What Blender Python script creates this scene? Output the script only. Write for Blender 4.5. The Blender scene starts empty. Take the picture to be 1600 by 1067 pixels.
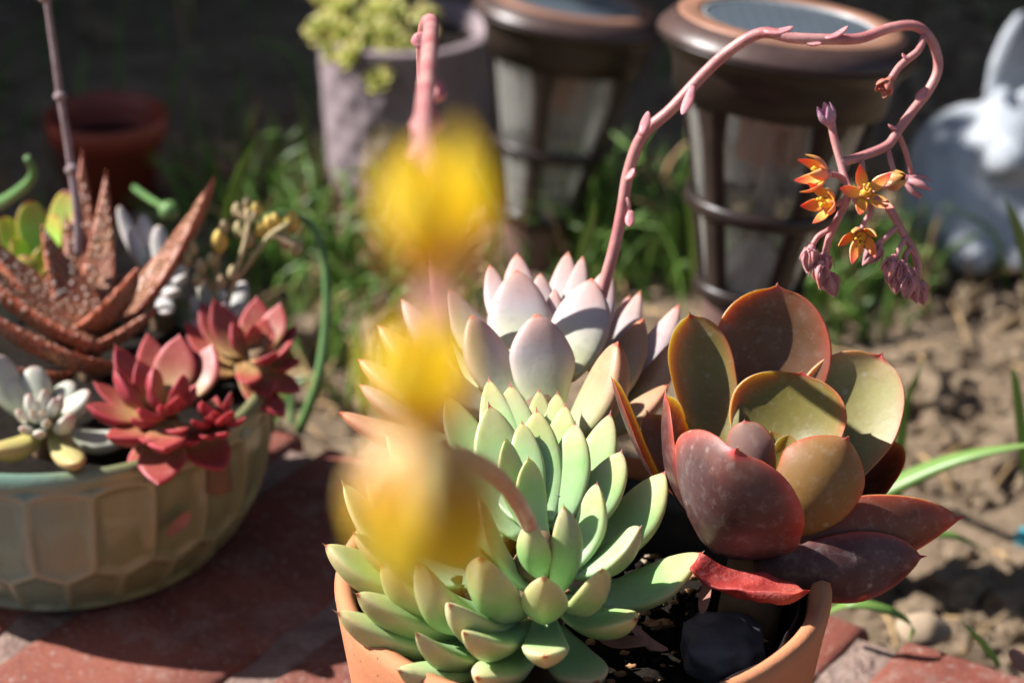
import bpy, math, random
import numpy as np
from mathutils import Vector, Matrix, noise as mnoise

random.seed(7)
R = math.radians
sc = bpy.context.scene

# ------------------------------------------------------------------ camera
PITCH, CAM_H, FOV = R(26), 0.47, R(23)
cd = bpy.data.cameras.new('camera'); cam = bpy.data.objects.new('camera', cd)
sc.collection.objects.link(cam); sc.camera = cam
cam.location = (0, 0, CAM_H); cam.rotation_euler = (R(90) - PITCH, 0, 0)
cd.sensor_width = 22.3; cd.lens = 22.3 / 2 / math.tan(FOV / 2)
cd.clip_start = 0.01; cd.clip_end = 300
cd.dof.use_dof = True; cd.dof.focus_distance = 0.685; cd.dof.aperture_fstop = 7.1
cd.dof.aperture_blades = 7
# ------------------------------------------------------------------ sky, sun, exposure
SUN = Vector((-0.74, 0.15, 0.66)).normalized()          # towards the sun
w = bpy.data.worlds.new('World'); sc.world = w; w.use_nodes = True
nt = w.node_tree; bg = nt.nodes['Background']
sky = nt.nodes.new('ShaderNodeTexSky'); sky.sky_type = 'NISHITA'; sky.sun_disc = False
sky.sun_elevation = math.asin(SUN.z); sky.sun_rotation = math.atan2(SUN.x, SUN.y)
nt.links.new(sky.outputs[0], bg.inputs[0]); bg.inputs[1].default_value = 0.05
sd = bpy.data.lights.new('sun', 'SUN'); sd.energy = 5.0; sd.angle = R(0.5); sd.color = (1, .975, .945)
sun = bpy.data.objects.new('sun', sd); sc.collection.objects.link(sun)
sun.rotation_euler = (-SUN).to_track_quat('-Z', 'Y').to_euler(); sun.location = SUN * 5
vs = sc.view_settings; vs.view_transform = 'Standard'; vs.look = 'None'; vs.exposure = 1.08; vs.gamma = 1
vs.use_curve_mapping = False
sc.render.engine = 'CYCLES'; sc.cycles.use_denoising = True
sc.cycles.sample_clamp_indirect = 4; sc.cycles.max_bounces = 6; sc.cycles.adaptive_threshold = .02
sc.cycles.transparent_max_bounces = 12

# ------------------------------------------------------------------ surveying: bearing (x, y) and range D in metres -> world point
FP = 800 / math.tan(FOV / 2)
_f = np.array([0, math.cos(PITCH), -math.sin(PITCH)]); _u = np.array([0, math.sin(PITCH), math.cos(PITCH)])
_r = np.array([1., 0, 0]); _c = np.array([0, 0, CAM_H])
UP = np.array([0, 0, 1.])
def at(x, y, D): return _c + D * (_f + (x - 800) / FP * _r - (y - 533.5) / FP * _u)
def at_z(x, y, z):
    d = _f + (x - 800) / FP * _r - (y - 533.5) / FP * _u
    return _c + d * ((z - CAM_H) / d[2])
def unit(v): return v / (np.linalg.norm(v) + 1e-12)
SOIL = -0.10

# ------------------------------------------------------------------ materials
class NT:
    def __init__(s, name):
        s.m = bpy.data.materials.new(name); s.m.use_nodes = True; s.t = s.m.node_tree
        s.b = s.t.nodes['Principled BSDF']; s.out = s.t.nodes['Material Output']
    def put(s, sock, v):
        if isinstance(v, bpy.types.NodeSocket): s.t.links.new(v, sock)
        elif isinstance(v, (tuple, list)) and len(v) == 3 and sock.type == 'RGBA': sock.default_value = (*v, 1)
        else: sock.default_value = v
    def node(s, typ, ins=None, **kw):
        n = s.t.nodes.new('ShaderNode' + typ)
        for k, v in kw.items(): setattr(n, k, v)
        for k, v in (ins or {}).items(): s.put(n.inputs[k], v)
        return n
    def set(s, **kw):
        for k, v in kw.items(): s.put(s.b.inputs[k.replace('_', ' ')], v)
    def co(s, kind='Object', scale=None):
        v = s.node('TexCoord').outputs[kind]
        if scale: v = s.node('Mapping', {0: v, 3: scale}).outputs[0]
        return v
    def noise(s, scale, detail=3, rough=.55, co=None, dist=0):
        return s.node('TexNoise', {'Vector': co or s.co(), 'Scale': scale, 'Detail': detail, 'Roughness': rough, 'Distortion': dist}).outputs[0]
    def voro(s, scale, co=None, feature='F1', out=0):
        return s.node('TexVoronoi', {'Vector': co or s.co(), 'Scale': scale}, feature=feature).outputs[out]
    def ramp(s, fac, stops, interp='LINEAR'):
        n = s.node('ValToRGB', {0: fac}); cr = n.color_ramp; cr.interpolation = interp
        while len(cr.elements) < len(stops): cr.elements.new(.5)
        for e, (p, c) in zip(cr.elements, stops):
            e.position = p; e.color = (*c, 1) if isinstance(c, (tuple, list)) else (c, c, c, 1)
        return n.outputs[0]
    def mix(s, fac, a, b, mode='MIX'):
        n = s.node('Mix', data_type='RGBA', blend_type=mode)
        s.put(n.inputs[0], fac); s.put(n.inputs[6], a); s.put(n.inputs[7], b)
        return n.outputs[2]
    def math(s, op, a, b=0.0, clamp=False):
        n = s.node('Math', operation=op, use_clamp=clamp); s.put(n.inputs[0], a); s.put(n.inputs[1], b)
        return n.outputs[0]
    def bump(s, h, strength=.5, dist=.001):
        s.put(s.b.inputs['Normal'], s.node('Bump', {'Height': h, 'Strength': strength, 'Distance': dist}).outputs[0])

def leaf_mat(name, body, body2, tip, edge, back=None, base=None, tip_from=.6, tip_amt=1., edge_pow=6, edge_amt=.6,
             mucro=(.25, .03, .02), rough=.45, sss=.25, radius=(.6, .8, .3), spots=None, spot_amt=.0, bloom=0, bump=.15, coat=0):
    n = NT(name)
    a = n.node('Attribute', attribute_name='leafc').outputs['Color']
    sp = n.node('SeparateColor', {0: a}).outputs; t, e, f = sp[0], sp[1], sp[2]
    col = n.mix(n.ramp(n.noise(38, 3), [(.35, 0.), (.65, 1.)]), body, body2)
    if back: col = n.mix(n.ramp(f, [(.42, 1.), (.58, 0.)]), col, n.mix(n.noise(45, 2), back, tuple(c * .75 for c in back)))
    if base: col = n.mix(n.ramp(t, [(.15, 1.), (.6, 0.)]), col, base)
    wob = n.math('ADD', t, n.math('MULTIPLY', n.math('SUBTRACT', n.noise(90, 3), .5), .22))
    col = n.mix(n.math('MULTIPLY', n.ramp(wob, [(tip_from, 0.), (1., 1.)]), tip_amt), col, tip)
    eg = n.math('MULTIPLY', n.math('POWER', e, edge_pow), n.math('MULTIPLY', edge_amt, n.ramp(t, [(.25, 0.), (.6, 1.)])))
    col = n.mix(eg, col, edge)
    col = n.mix(n.ramp(t, [(.94, 0.), (.965, 1.)]), col, mucro)
    rnd = n.node('ObjectInfo').outputs['Random']
    col = n.mix(1., col, n.ramp(rnd, [(0, (.86, .86, .84)), (1., (1.08, 1.06, 1.02))]), 'MULTIPLY')
    if bloom: col = n.mix(n.math('MULTIPLY', n.ramp(n.noise(55, 4, .65), [(.42, 0.), (.7, 1.)]), bloom), col, (.55, .50, .50))
    col = n.mix(n.math('MULTIPLY', n.ramp(n.noise(330, 4, .7), [(.52, 0.), (.70, 1.)]), .22), col, n.mix(.5, col, (.62, .58, .52)))
    col = n.mix(n.math('MULTIPLY', n.ramp(n.noise(120, 5, .75, dist=.8), [(.58, 0.), (.66, 1.)]), .28), col, n.mix(1., col, (.62, .58, .50), 'MULTIPLY'))
    # small scars and dust specks
    v = n.voro(170); sel = n.ramp(n.noise(30, 2), [(.56, 0.), (.62, 1.)])
    sc_ = n.math('MULTIPLY', n.ramp(v, [(.10, 1.), (.2, 0.)]), sel)
    col = n.mix(n.math('MULTIPLY', sc_, spot_amt), col, spots or (.25, .12, .06))
    n.set(Base_Color=col, Roughness=n.ramp(n.noise(60, 3), [(.3, rough - .08), (.7, rough + .1)]), Subsurface_Weight=sss, Subsurface_Radius=radius,
          Subsurface_Scale=.004, Coat_Weight=coat, Coat_Roughness=.35)
    n.b.inputs['Specular IOR Level'].default_value = .4
    n.bump(n.noise(420, 3, .6), bump, .0006)
    return n.m

def plain(name, c1, c2=None, scale=40, rough=.6, bump=0, bscale=200, metallic=0, sss=0, bdist=.001, spec=.4):
    n = NT(name)
    n.set(Base_Color=n.mix(n.ramp(n.noise(scale, 4, .6), [(.35, 0.), (.65, 1.)]), c1, c2 or tuple(c * .7 for c in c1)), Roughness=rough, Metallic=metallic)
    n.b.inputs['Specular IOR Level'].default_value = spec
    if sss: n.set(Subsurface_Weight=sss, Subsurface_Scale=.003)
    if bump: n.bump(n.noise(bscale, 4, .6), bump, bdist)
    return n.m

MAT = {}
MAT['green'] = leaf_mat('green_leaf', (.28, .49, .155), (.35, .55, .21), (.68, .45, .24), (.64, .42, .26), back=(.28, .50, .155),
                        base=(.30, .46, .24), tip_from=.62, tip_amt=.75, edge_pow=9, edge_amt=.5, mucro=(.32, .04, .03), sss=.35, radius=(.55, 1., .2), spot_amt=.4, bloom=.22, rough=.45)
MAT['white'] = leaf_mat('white_leaf', (.44, .38, .405), (.42, .38, .365), (.58, .28, .22), (.55, .30, .27), back=(.43, .335, .39),
                        base=(.50, .54, .33), tip_from=.60, tip_amt=.8, edge_pow=8, edge_amt=.4, mucro=(.5, .16, .10), sss=.3, radius=(1., .6, .45), spots=(.45, .10, .05), spot_amt=.55, rough=.55)
MAT['peach'] = leaf_mat('peach_leaf', (.46, .30, .19), (.42, .35, .19), (.55, .22, .12), (.55, .24, .15), back=(.52, .36, .24),
                        base=(.42, .46, .22), tip_from=.45, tip_amt=.8, edge_amt=.4, mucro=(.4, .08, .04), sss=.3, radius=(1., .6, .3), spots=(.45, .08, .04), spot_amt=.6, rough=.42)
PURP = dict(edge_pow=10, edge_amt=.95, mucro=(.35, .03, .03), sss=.32, radius=(1., .42, .10), spots=(.42, .36, .30), spot_amt=.6, rough=.5, tip_from=.82, tip_amt=.5)
MAT['purple'] = leaf_mat('purple_leaf', (.145, .058, .016), (.105, .046, .014), (.26, .07, .03), (.50, .055, .03), back=(.070, .025, .025), bloom=.09, **PURP)
MAT['olive'] = leaf_mat('olive_leaf', (.21, .175, .038), (.16, .13, .032), (.34, .11, .05), (.52, .07, .03), back=(.27, .14, .035), **PURP)
MAT['pale_olive'] = leaf_mat('pale_olive_leaf', (.30, .27, .10), (.25, .215, .07), (.40, .18, .10), (.52, .10, .06), back=(.20, .07, .06), **PURP)
MAT['backlit'] = leaf_mat('backlit_leaf', (.26, .12, .05), (.22, .10, .04), (.30, .07, .04), (.50, .055, .03), back=(.17, .055, .026), **PURP)  # copy of the purple leaf with backlit sun glow put into its colours
MAT['dusky'] = leaf_mat('dusky_leaf', (.30, .20, .12), (.26, .17, .10), (.36, .16, .12), (.50, .08, .05), back=(.24, .14, .12), **PURP)
MAT['withered'] = leaf_mat('withered_leaf', (.36, .032, .025), (.24, .022, .02), (.46, .08, .04), (.30, .03, .03), edge_amt=.3, sss=.3, radius=(1, .2, .1), spots=(.2, .02, .02), spot_amt=.7, rough=.62, bump=1.)
MAT['redrose'] = leaf_mat('red_rosette_leaf', (.36, .11, .06), (.31, .075, .05), (.33, .022, .04), (.36, .025, .05), back=(.28, .045, .05),
                          base=(.36, .22, .085), tip_from=.35, tip_amt=.75, edge_pow=4, edge_amt=.8, mucro=(.5, .10, .10), sss=.25, radius=(1, .4, .3), rough=.5, spot_amt=.2)
MAT['pale'] = leaf_mat('pale_leaf', (.55, .54, .50), (.48, .50, .40), (.50, .34, .36), (.5, .4, .4), base=(.42, .46, .30), tip_from=.7, tip_amt=.4, mucro=(.5, .32, .30), edge_amt=.2, sss=.3, radius=(.8, .8, .5), rough=.5)
MAT['yellowpale'] = leaf_mat('yellow_leaf', (.42, .36, .12), (.38, .34, .14), (.45, .28, .10), (.45, .3, .15), tip_amt=.4, mucro=(.42, .30, .12), sss=.3, radius=(.8, .6, .2))
MAT['ghost'] = leaf_mat('ghost_leaf', (.50, .47, .48), (.38, .40, .36), (.46, .36, .38), (.45, .36, .36), tip_amt=.4, mucro=(.45, .35, .35), sss=.25, rough=.6)
MAT['crass'] = leaf_mat('crassula_leaf', (.30, .46, .08), (.22, .38, .06), (.42, .30, .06), (.50, .08, .05), edge_pow=12, edge_amt=.8, sss=.3, radius=(.6, 1, .2))
MAT['sedum'] = leaf_mat('sedum_leaf', (.30, .42, .09), (.42, .46, .12), (.48, .40, .14), (.5, .36, .14), tip_from=.4, mucro=(.5, .30, .16), sss=.3, radius=(.6, 1, .2))
def aloe_mat():
    n = NT('aloe_leaf')
    a = n.node('Attribute', attribute_name='leafc').outputs['Color']; sp = n.node('SeparateColor', {0: a}).outputs
    v = n.voro(430, co=n.co(scale=(1, 1, .6)))
    col = n.mix(n.ramp(n.noise(70, 3), [(.35, 0.), (.65, 1.)]), (.28, .12, .055), (.24, .075, .04))
    col = n.mix(n.ramp(v, [(.22, .8), (.42, 0.)]), col, (.44, .25, .15))
    col = n.mix(n.math('MULTIPLY', n.math('POWER', sp[1], 9), .9), col, (.55, .12, .05))
    col = n.mix(n.ramp(sp[0], [(.8, 0.), (1, .7)]), col, (.35, .07, .04))
    n.set(Base_Color=col, Roughness=.5, Subsurface_Weight=.12, Subsurface_Scale=.002)
    n.bump(n.ramp(v, [(.1, 1.), (.55, 0.)]), 1., .0025)
    return n.m
MAT['aloe'] = aloe_mat()
def petal_mat():
    n = NT('petal'); a = n.node('Attribute', attribute_name='leafc').outputs['Color']; sp = n.node('SeparateColor', {0: a}).outputs
    inn = n.ramp(sp[0], [(.15, (.74, .40, .04)), (.5, (.72, .24, .05)), (.9, (.55, .06, .05))])
    out = n.ramp(sp[0], [(.15, (.62, .26, .16)), (.6, (.68, .28, .12)), (1., (.65, .34, .06))])
    col = n.mix(n.ramp(sp[2], [(.42, 0.), (.58, 1.)]), out, inn)
    n.set(Base_Color=col, Roughness=.45, Subsurface_Weight=.4, Subsurface_Scale=.0015)
    return n.m
MAT['petal'] = petal_mat()
def yellow_petal():
    n = NT('yellow_petal'); a = n.node('Attribute', attribute_name='leafc').outputs['Color']; sp = n.node('SeparateColor', {0: a}).outputs
    col = n.ramp(sp[0], [(.05, (.80, .36, .16)), (.35, (.92, .66, .07)), (.7, (.96, .82, .09)), (1, (.96, .82, .14))])
    col = n.mix(n.ramp(n.noise(160, 3), [(.48, 0.), (.68, .35)]), col, (.88, .55, .22))
    d = n.node('BsdfDiffuse', {0: col}); tr = n.node('BsdfTranslucent', {0: col})
    mx = n.node('MixShader', {0: .62, 1: d.outputs[0], 2: tr.outputs[0]}); n.t.links.new(mx.outputs[0], n.out.inputs[0])
    return n.m
MAT['ypetal'] = yellow_petal()
MAT['ysepal'] = plain('yellow_sepal', (.86, .62, .22), (.80, .46, .22), scale=160, rough=.5, sss=.5)
MAT['pinkstem'] = plain('pink_stem', (.52, .29, .26), (.38, .11, .12), scale=70, rough=.45, sss=.25, bump=.2, bscale=500)
MAT['sepal'] = plain('sepal', (.55, .26, .26), (.48, .18, .20), scale=160, rough=.5, sss=.3, bump=.25, bscale=700)
MAT['fadedbud'] = plain('faded_bud', (.34, .14, .28), (.45, .28, .30), scale=200, rough=.6, bump=.3, bscale=900)
MAT['wilted'] = plain('wilted_flower', (.48, .12, .09), (.55, .22, .14), scale=300, rough=.6, bump=.5, bscale=900)
MAT['stamen'] = plain('stamen', (.75, .45, .03), (.6, .25, .03), scale=500, rough=.6)
MAT['twig'] = plain('dry_twig', (.30, .23, .24), (.22, .15, .15), scale=200, rough=.7, bump=.5, bscale=600)
MAT['drybud'] = plain('dry_bud', (.45, .32, .18), (.36, .32, .14), scale=200, rough=.7, bump=.5, bscale=600)
MAT['ybud'] = plain('yellow_bud', (.62, .42, .08), (.5, .38, .1), scale=200, rough=.6, sss=.3)
MAT['plantstem'] = plain('plant_stem', (.20, .12, .06), (.14, .09, .05), scale=120, rough=.8, bump=.6, bscale=300)
def grass_mat(name, c1, c2):
    n = NT(name); col = n.mix(n.noise(25, 2), c1, c2)
    d = n.node('BsdfPrincipled', {'Base Color': col, 'Roughness': .4}); tr = n.node('BsdfTranslucent', {0: n.mix(.5, col, (.25, .34, .04))})
    mx = n.node('MixShader', {0: .35, 1: d.outputs[0], 2: tr.outputs[0]}); n.t.links.new(mx.outputs[0], n.out.inputs[0])
    return n.m
MAT['grass'] = grass_mat('grass', (.20, .34, .07), (.12, .24, .04))
MAT['blade'] = grass_mat('broad_blade', (.25, .41, .10), (.17, .31, .07))
MAT['chive'] = plain('chive', (.14, .26, .08), (.10, .20, .07), scale=60, rough=.4, sss=.2)
MAT['straw'] = plain('straw', (.42, .28, .13), (.32, .20, .09), scale=60, rough=.7)
def soil_mat(name, c1, c2, c3, s=60):
    n = NT(name); col = n.mix(n.ramp(n.noise(s, 6, .7), [(.3, 0.), (.7, 1.)]), c1, c2)
    col = n.mix(n.ramp(n.noise(s * 4, 3, .7), [(.55, 0.), (.75, 1.)]), col, c3)
    n.set(Base_Color=col, Roughness=.95); n.b.inputs['Specular IOR Level'].default_value = .15
    n.bump(n.noise(s * 5, 6, .75), 1., .003)
    return n.m
MAT['soil'] = soil_mat('garden_soil', (.19, .13, .085), (.32, .235, .155), (.42, .32, .22))
MAT['clod'] = soil_mat('soil_clod', (.24, .165, .105), (.38, .285, .19), (.46, .36, .25), 90)
MAT['potsoil'] = soil_mat('potting_soil', (.012, .009, .007), (.03, .021, .015), (.06, .045, .03), 150)
MAT['bark'] = plain('bark_chip', (.42, .24, .11), (.25, .12, .05), scale=150, rough=.8, bump=.8, bscale=300)
MAT['darkstone'] = plain('dark_stone', (.12, .115, .125), (.075, .07, .08), scale=60, rough=.55, bump=.5, bscale=150)
MAT['liner'] = plain('black_plastic', (.016, .015, .017), (.03, .028, .03), scale=80, rough=.35, bump=.4, bscale=90)
def terracotta():
    n = NT('terracotta')
    col = n.mix(n.ramp(n.noise(14, 5, .65), [(.3, 0.), (.7, 1.)]), (.54, .225, .11), (.46, .18, .085))
    col = n.mix(n.math('MULTIPLY', n.ramp(n.noise(45, 6, .75), [(.56, 0.), (.70, 1.)]), .6), col, (.34, .27, .17))
    col = n.mix(n.math('MULTIPLY', n.ramp(n.voro(300), [(.10, 1.), (.16, 0.)]), n.ramp(n.noise(28), [(.50, 0.), (.60, .8)])), col, (.10, .08, .05))
    n.set(Base_Color=col, Roughness=.8); n.b.inputs['Specular IOR Level'].default_value = .2
    n.bump(n.noise(260, 5, .7), .35, .0008); return n.m
MAT['terracotta'] = terracotta()
def brick_mat():
    n = NT('red_brick'); rnd = n.node('ObjectInfo').outputs['Random']
    col = n.mix(n.ramp(n.noise(22, 5, .7), [(.3, 0.), (.7, 1.)]), (.42, .14, .09), (.31, .085, .06))
    col = n.mix(n.ramp(rnd, [(0, 0.), (1, .35)]), col, (.42, .20, .15))
    col = n.mix(n.math('MULTIPLY', n.ramp(n.noise(35, 6, .75), [(.50, 0.), (.66, 1.)]), .6), col, (.50, .38, .32))
    col = n.mix(n.math('MULTIPLY', n.ramp(n.noise(9, 5, .7, dist=.6), [(.50, 0.), (.62, 1.)]), .55), col, (.17, .075, .06))
    col = n.mix(n.ramp(n.noise(420, 2, .6), [(.60, 0.), (.70, .7)]), col, (.52, .42, .36))
    col = n.mix(n.ramp(n.voro(190), [(.06, .8), (.13, 0.)]), col, (.06, .035, .03))
    n.set(Base_Color=col, Roughness=.85); n.b.inputs['Specular IOR Level'].default_value = .2
    n.bump(n.noise(150, 7, .8), 1., .004); return n.m
MAT['brick'] = brick_mat()
MAT['mortar'] = plain('mortar', (.29, .21, .17), (.19, .12, .10), scale=60, rough=.95, bump=1., bscale=200, bdist=.003, spec=.1)
def glaze():
    n = NT('bowl_glaze'); a = n.node('Attribute', attribute_name='leafc').outputs['Color']; sp = n.node('SeparateColor', {0: a}).outputs
    teal = n.mix(n.noise(40, 4, .6), (.11, .20, .155), (.19, .27, .20)); gold = n.mix(n.noise(50, 4, .6), (.235, .245, .115), (.175, .18, .085))
    side = n.math('ADD', sp[1], n.math('MULTIPLY', n.math('SUBTRACT', n.noise(18, 3), .5), .35))
    facet = n.mix(n.ramp(side, [(.52, 0.), (.74, 1.)]), teal, gold)
    col = n.mix(n.ramp(sp[0], [(.05, 1.), (.35, 0.)]), facet, n.mix(.3, facet, (.40, .36, .22)))
    n.set(Base_Color=col, Roughness=.24, Coat_Weight=.6, Coat_Roughness=.12); n.bump(n.noise(90, 5, .6), .35, .0015); return n.m
MAT['glaze'] = glaze()
MAT['copper'] = plain('copper_paint', (.34, .17, .11), (.26, .13, .085), scale=50, rough=.5, metallic=.1, bump=.15, bscale=500)
MAT['bronze'] = plain('bronze_paint', (.020, .013, .011), (.032, .020, .016), scale=45, rough=.36, metallic=0., bump=.15, bscale=500)
MAT['bevel'] = plain('bevel_paint', (.085, .050, .042), (.055, .033, .03), scale=50, rough=.38, metallic=0., bump=.15, bscale=500)
MAT['stake'] = plain('stake_plastic', (.17, .10, .085), (.12, .07, .06), scale=40, rough=.5)
def panel():
    n = NT('solar_panel'); co = n.co()
    g = n.node('TexWave', {'Vector': co, 'Scale': 60.}, wave_type='BANDS').outputs[1]
    n.set(Base_Color=n.mix(n.ramp(g, [(.9, 0.), (.97, .22)]), (.12, .155, .19), (.3, .33, .36)), Roughness=.3, Coat_Weight=1., Coat_Roughness=.12); return n.m
MAT['panel'] = panel()
MAT['panelrim'] = plain('panel_rim', (.45, .47, .47), rough=.3)
def glass():
    n = NT('lamp_glass'); n.t.nodes.remove(n.b)
    tr = n.node('BsdfTransparent', {0: (.86, .87, .85)}); gl = n.node('BsdfGlossy', {0: (1, 1, 1), 'Roughness': .06})
    dd = n.node('BsdfDiffuse', {0: (.62, .60, .55)}); dt = n.node('BsdfTranslucent', {0: (.62, .60, .55)}); df = n.node('MixShader', {0: .55, 1: dd.outputs[0], 2: dt.outputs[0]})
    fr = n.node('Fresnel', {'IOR': 1.45}).outputs[0]
    m1 = n.node('MixShader', {0: fr, 1: tr.outputs[0], 2: gl.outputs[0]})
    dust_glare = n.ramp(n.noise(60, 4, .7, co=n.co(scale=(2.2, 2.2, .12))), [(.38, .12), (.66, .55)])  # dust film plus upright pale streaks painted as reflections on the panes
    m2 = n.node('MixShader', {0: dust_glare, 1: m1.outputs[0], 2: df.outputs[0]}); n.t.links.new(m2.outputs[0], n.out.inputs[0]); return n.m
MAT['glass'] = glass()
MAT['chrome'] = plain('reflector_chrome', (.75, .76, .78), (.7, .71, .73), rough=.3, metallic=.3)
def greypot():
    n = NT('woven_concrete'); 
    col = n.mix(n.ramp(n.noise(60, 5, .7), [(.3, 0.), (.7, 1.)]), (.29, .22, .23), (.21, .16, .17))
    n.set(Base_Color=col, Roughness=.85); n.bump(n.noise(200, 4, .7), .4, .001); return n.m
MAT['greypot'] = greypot()
MAT['redplastic'] = plain('red_plastic', (.30, .055, .03), (.24, .04, .025), scale=30, rough=.45)
MAT['statue'] = plain('sky_tinted_stone', (.42, .445, .48), (.31, .33, .36), scale=60, rough=.8, bump=.8, bscale=160, bdist=.002)  # blue of the sky light tinted into the stone colour
MAT['eye'] = plain('statue_eye', (.25, .24, .24), rough=.6)
MAT['wood'] = plain('weathered_wood', (.10, .065, .045), (.07, .045, .03), scale=12, rough=.85, bump=.4, bscale=60)
MAT['bluebead'] = plain('blue_glass', (.05, .36, .45), (.04, .30, .40), rough=.15)
MAT['dryleaf'] = plain('dry_leaf', (.32, .14, .10), (.22, .10, .07), scale=80, rough=.7, bump=.4)
MAT['stone'] = plain('beige_stone', (.36, .27, .18), (.28, .20, .13), scale=60, rough=.85, bump=.6, bscale=120)

# ------------------------------------------------------------------ geometry
def spline(pts, n):
    p = [np.array(q, float) for q in pts]; p = [2 * p[0] - p[1]] + p + [2 * p[-1] - p[-2]]
    out = []; segs = len(p) - 3
    for i in range(n + 1):
        s = i / n * segs; k = min(int(s), segs - 1); t = s - k
        a, b, c, d = p[k:k + 4]
        out.append(.5 * (2 * b + (c - a) * t + (2 * a - 5 * b + 4 * c - d) * t * t + (3 * b - a - 3 * c + d) * t ** 3))
    return out
class G:
    def __init__(s): s.v = []; s.f = []; s.m = []; s.a = []
    def add(s, verts, faces, mat=0, attr=None):
        o = len(s.v); s.v.extend([tuple(x) for x in verts]); s.f.extend([tuple(i + o for i in q) for q in faces]); s.m.extend([mat] * len(faces))
        s.a.extend(attr if attr is not None else [(0, 0, .5)] * len(verts))
        return s
    def tube(s, path, rad, n=10, mat=0):
        path = [np.array(p, float) for p in path]; k = len(path)
        rad = rad if hasattr(rad, '__len__') else [rad] * k
        T = [unit(path[min(i + 1, k - 1)] - path[max(i - 1, 0)]) for i in range(k)]
        ref = np.array([0, 0, 1.]) if abs(T[0][2]) < .9 else np.array([1., 0, 0])
        nrm = unit(np.cross(T[0], ref)); V = []; A = []
        for i in range(k):
            nrm = unit(nrm - T[i] * nrm.dot(T[i])); b = np.cross(T[i], nrm)
            for j in range(n):
                q = 2 * math.pi * j / n; V.append(path[i] + rad[i] * (math.cos(q) * nrm + math.sin(q) * b)); A.append((i / (k - 1), .5, .5))
        V += [path[0], path[-1]]; A += [(0, .5, .5), (1, .5, .5)]
        F = [(i * n + j, i * n + (j + 1) % n, (i + 1) * n + (j + 1) % n, (i + 1) * n + j) for i in range(k - 1) for j in range(n)]
        F += [(k * n, (j + 1) % n, j) for j in range(n)] + [(k * n + 1, (k - 1) * n + j, (k - 1) * n + (j + 1) % n) for j in range(n)]
        return s.add(V, F, mat, A)
    def lathe(s, prof, M=None, n=48, mat=0, close=False, wob=None):
        V = []; A = []; k = len(prof)
        for i, (r, z) in enumerate(prof):
            for j in range(n):
                q = 2 * math.pi * j / n; rr = r * (wob(q, i) if wob else 1)
                p = Vector((rr * math.cos(q), rr * math.sin(q), z)); V.append(M @ p if M else p); A.append((i / max(1, k - 1), j / n, .5))
        rng = range(k) if close else range(k - 1)
        F = [(i * n + j, i * n + (j + 1) % n, ((i + 1) % k) * n + (j + 1) % n, ((i + 1) % k) * n + j) for i in rng for j in range(n)]
        return s.add(V, F, mat, A)
    def ball(s, c, r, seed=0, rough=0., sub=2, mat=0, scale=(1, 1, 1), freq=1.):
        V, F = ICO[sub]; c = np.array(c, float); o = Vector((seed * 3.1, seed * 1.7, seed * .9)); out = []
        for p in V:
            k = r * (1 + rough * mnoise.noise(Vector(p) * freq + o) * 2) if rough else r
            out.append(c + np.array((p[0] * scale[0], p[1] * scale[1], p[2] * scale[2])) * k)
        return s.add(out, F, mat)
    def leaf(s, base, tip, W, T, hint, bend=.12, cup=.15, tm=.6, bf=.4, pe=2., qe=.6, mucro=.05, nu=18, nv=18, mat=0, keel=1., twist=0, wav=0, ku=.35, seed=0, tfac=1., crumple=0, ridge=.3, irr=.035):
        so = Vector((float(base[0]) * 91 + seed, float(tip[0]) * 77, float(tip[2]) * 83))
        base = np.array(base, float); tip = np.array(tip, float); l = tip - base; L = np.linalg.norm(l); l = l / L
        n = np.array(hint, float) - (base + tip) / 2; n = unit(n - l * n.dot(l)); sd = np.cross(l, n)
        V = []; A = []
        tend = 1 - mucro
        for i in range(nu + 1):
            t = i / nu; t = 1 - (1 - t) ** 1.5 if i > 0 else 0.   # finer towards the tip
            x = min(1., t / tend)
            if x < tm: pw = bf + (1 - bf) * math.sin(math.pi / 2 * x / tm)
            else: pw = max(0., 1 - ((x - tm) / (1 - tm)) ** pe) ** qe
            mw = .05 * min(1., (1 - t) / max(mucro, 1e-4) + .05) if mucro > 0 else .004
            if i == nu: mw = .002
            hw = W / 2 * max(pw, mw)
            if x < .5: th = bf + .1 + (1 - bf - .1) * math.sin(math.pi / 2 * x / .5)
            else: th = max(0., 1 - ((x - .5) / .5) ** 2.2 * (1 - .0)) ** .6
            th = T * max(th, mw * .8 * W / max(T, 1e-6) * .5)
            b = 4 * t * (1 - t) * (1.15 - .3 * t)
            c = base + l * L * t - n * bend * L * b
            if wav: c = c + sd * wav * L * math.sin(math.pi * t + seed) * .5 + n * wav * L * .6 * math.sin(5 * t + seed * 2) * t
            tw = twist * t; sdt = sd * math.cos(tw) + n * math.sin(tw); nn = n * math.cos(tw) - sd * math.sin(tw)
            for j in range(nv):
                ph = 2 * math.pi * j / nv; cx = math.cos(ph); sx = math.sin(ph)
                off = ku * th * sx if sx > 0 else -(1 - ku) * th * ((1 - ridge) * abs(sx) ** keel + ridge * (1 - abs(cx)))
                off += cup * hw * cx * cx + irr * .5 * W * mnoise.noise(so + Vector((cx * 1.3, t * 2.6, sx * .3)))
                hj = hw * (1 + irr * 1.6 * mnoise.noise(so + Vector((0 if cx > 0 else 9, t * 4.2, 3))))
                pt = c + sdt * hj * cx + nn * off
                if crumple: pt = pt + nn * crumple * W * mnoise.noise(Vector(pt) * 130) * (.3 + 1.2 * t) + sdt * crumple * W * .6 * mnoise.noise(Vector(pt) * 90 + Vector((4, 2, 1))) * t
                V.append(pt); A.append((t * tfac, abs(cx), .5 + .5 * max(-1, min(1, sx * 3))))
        k = nu + 1
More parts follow.
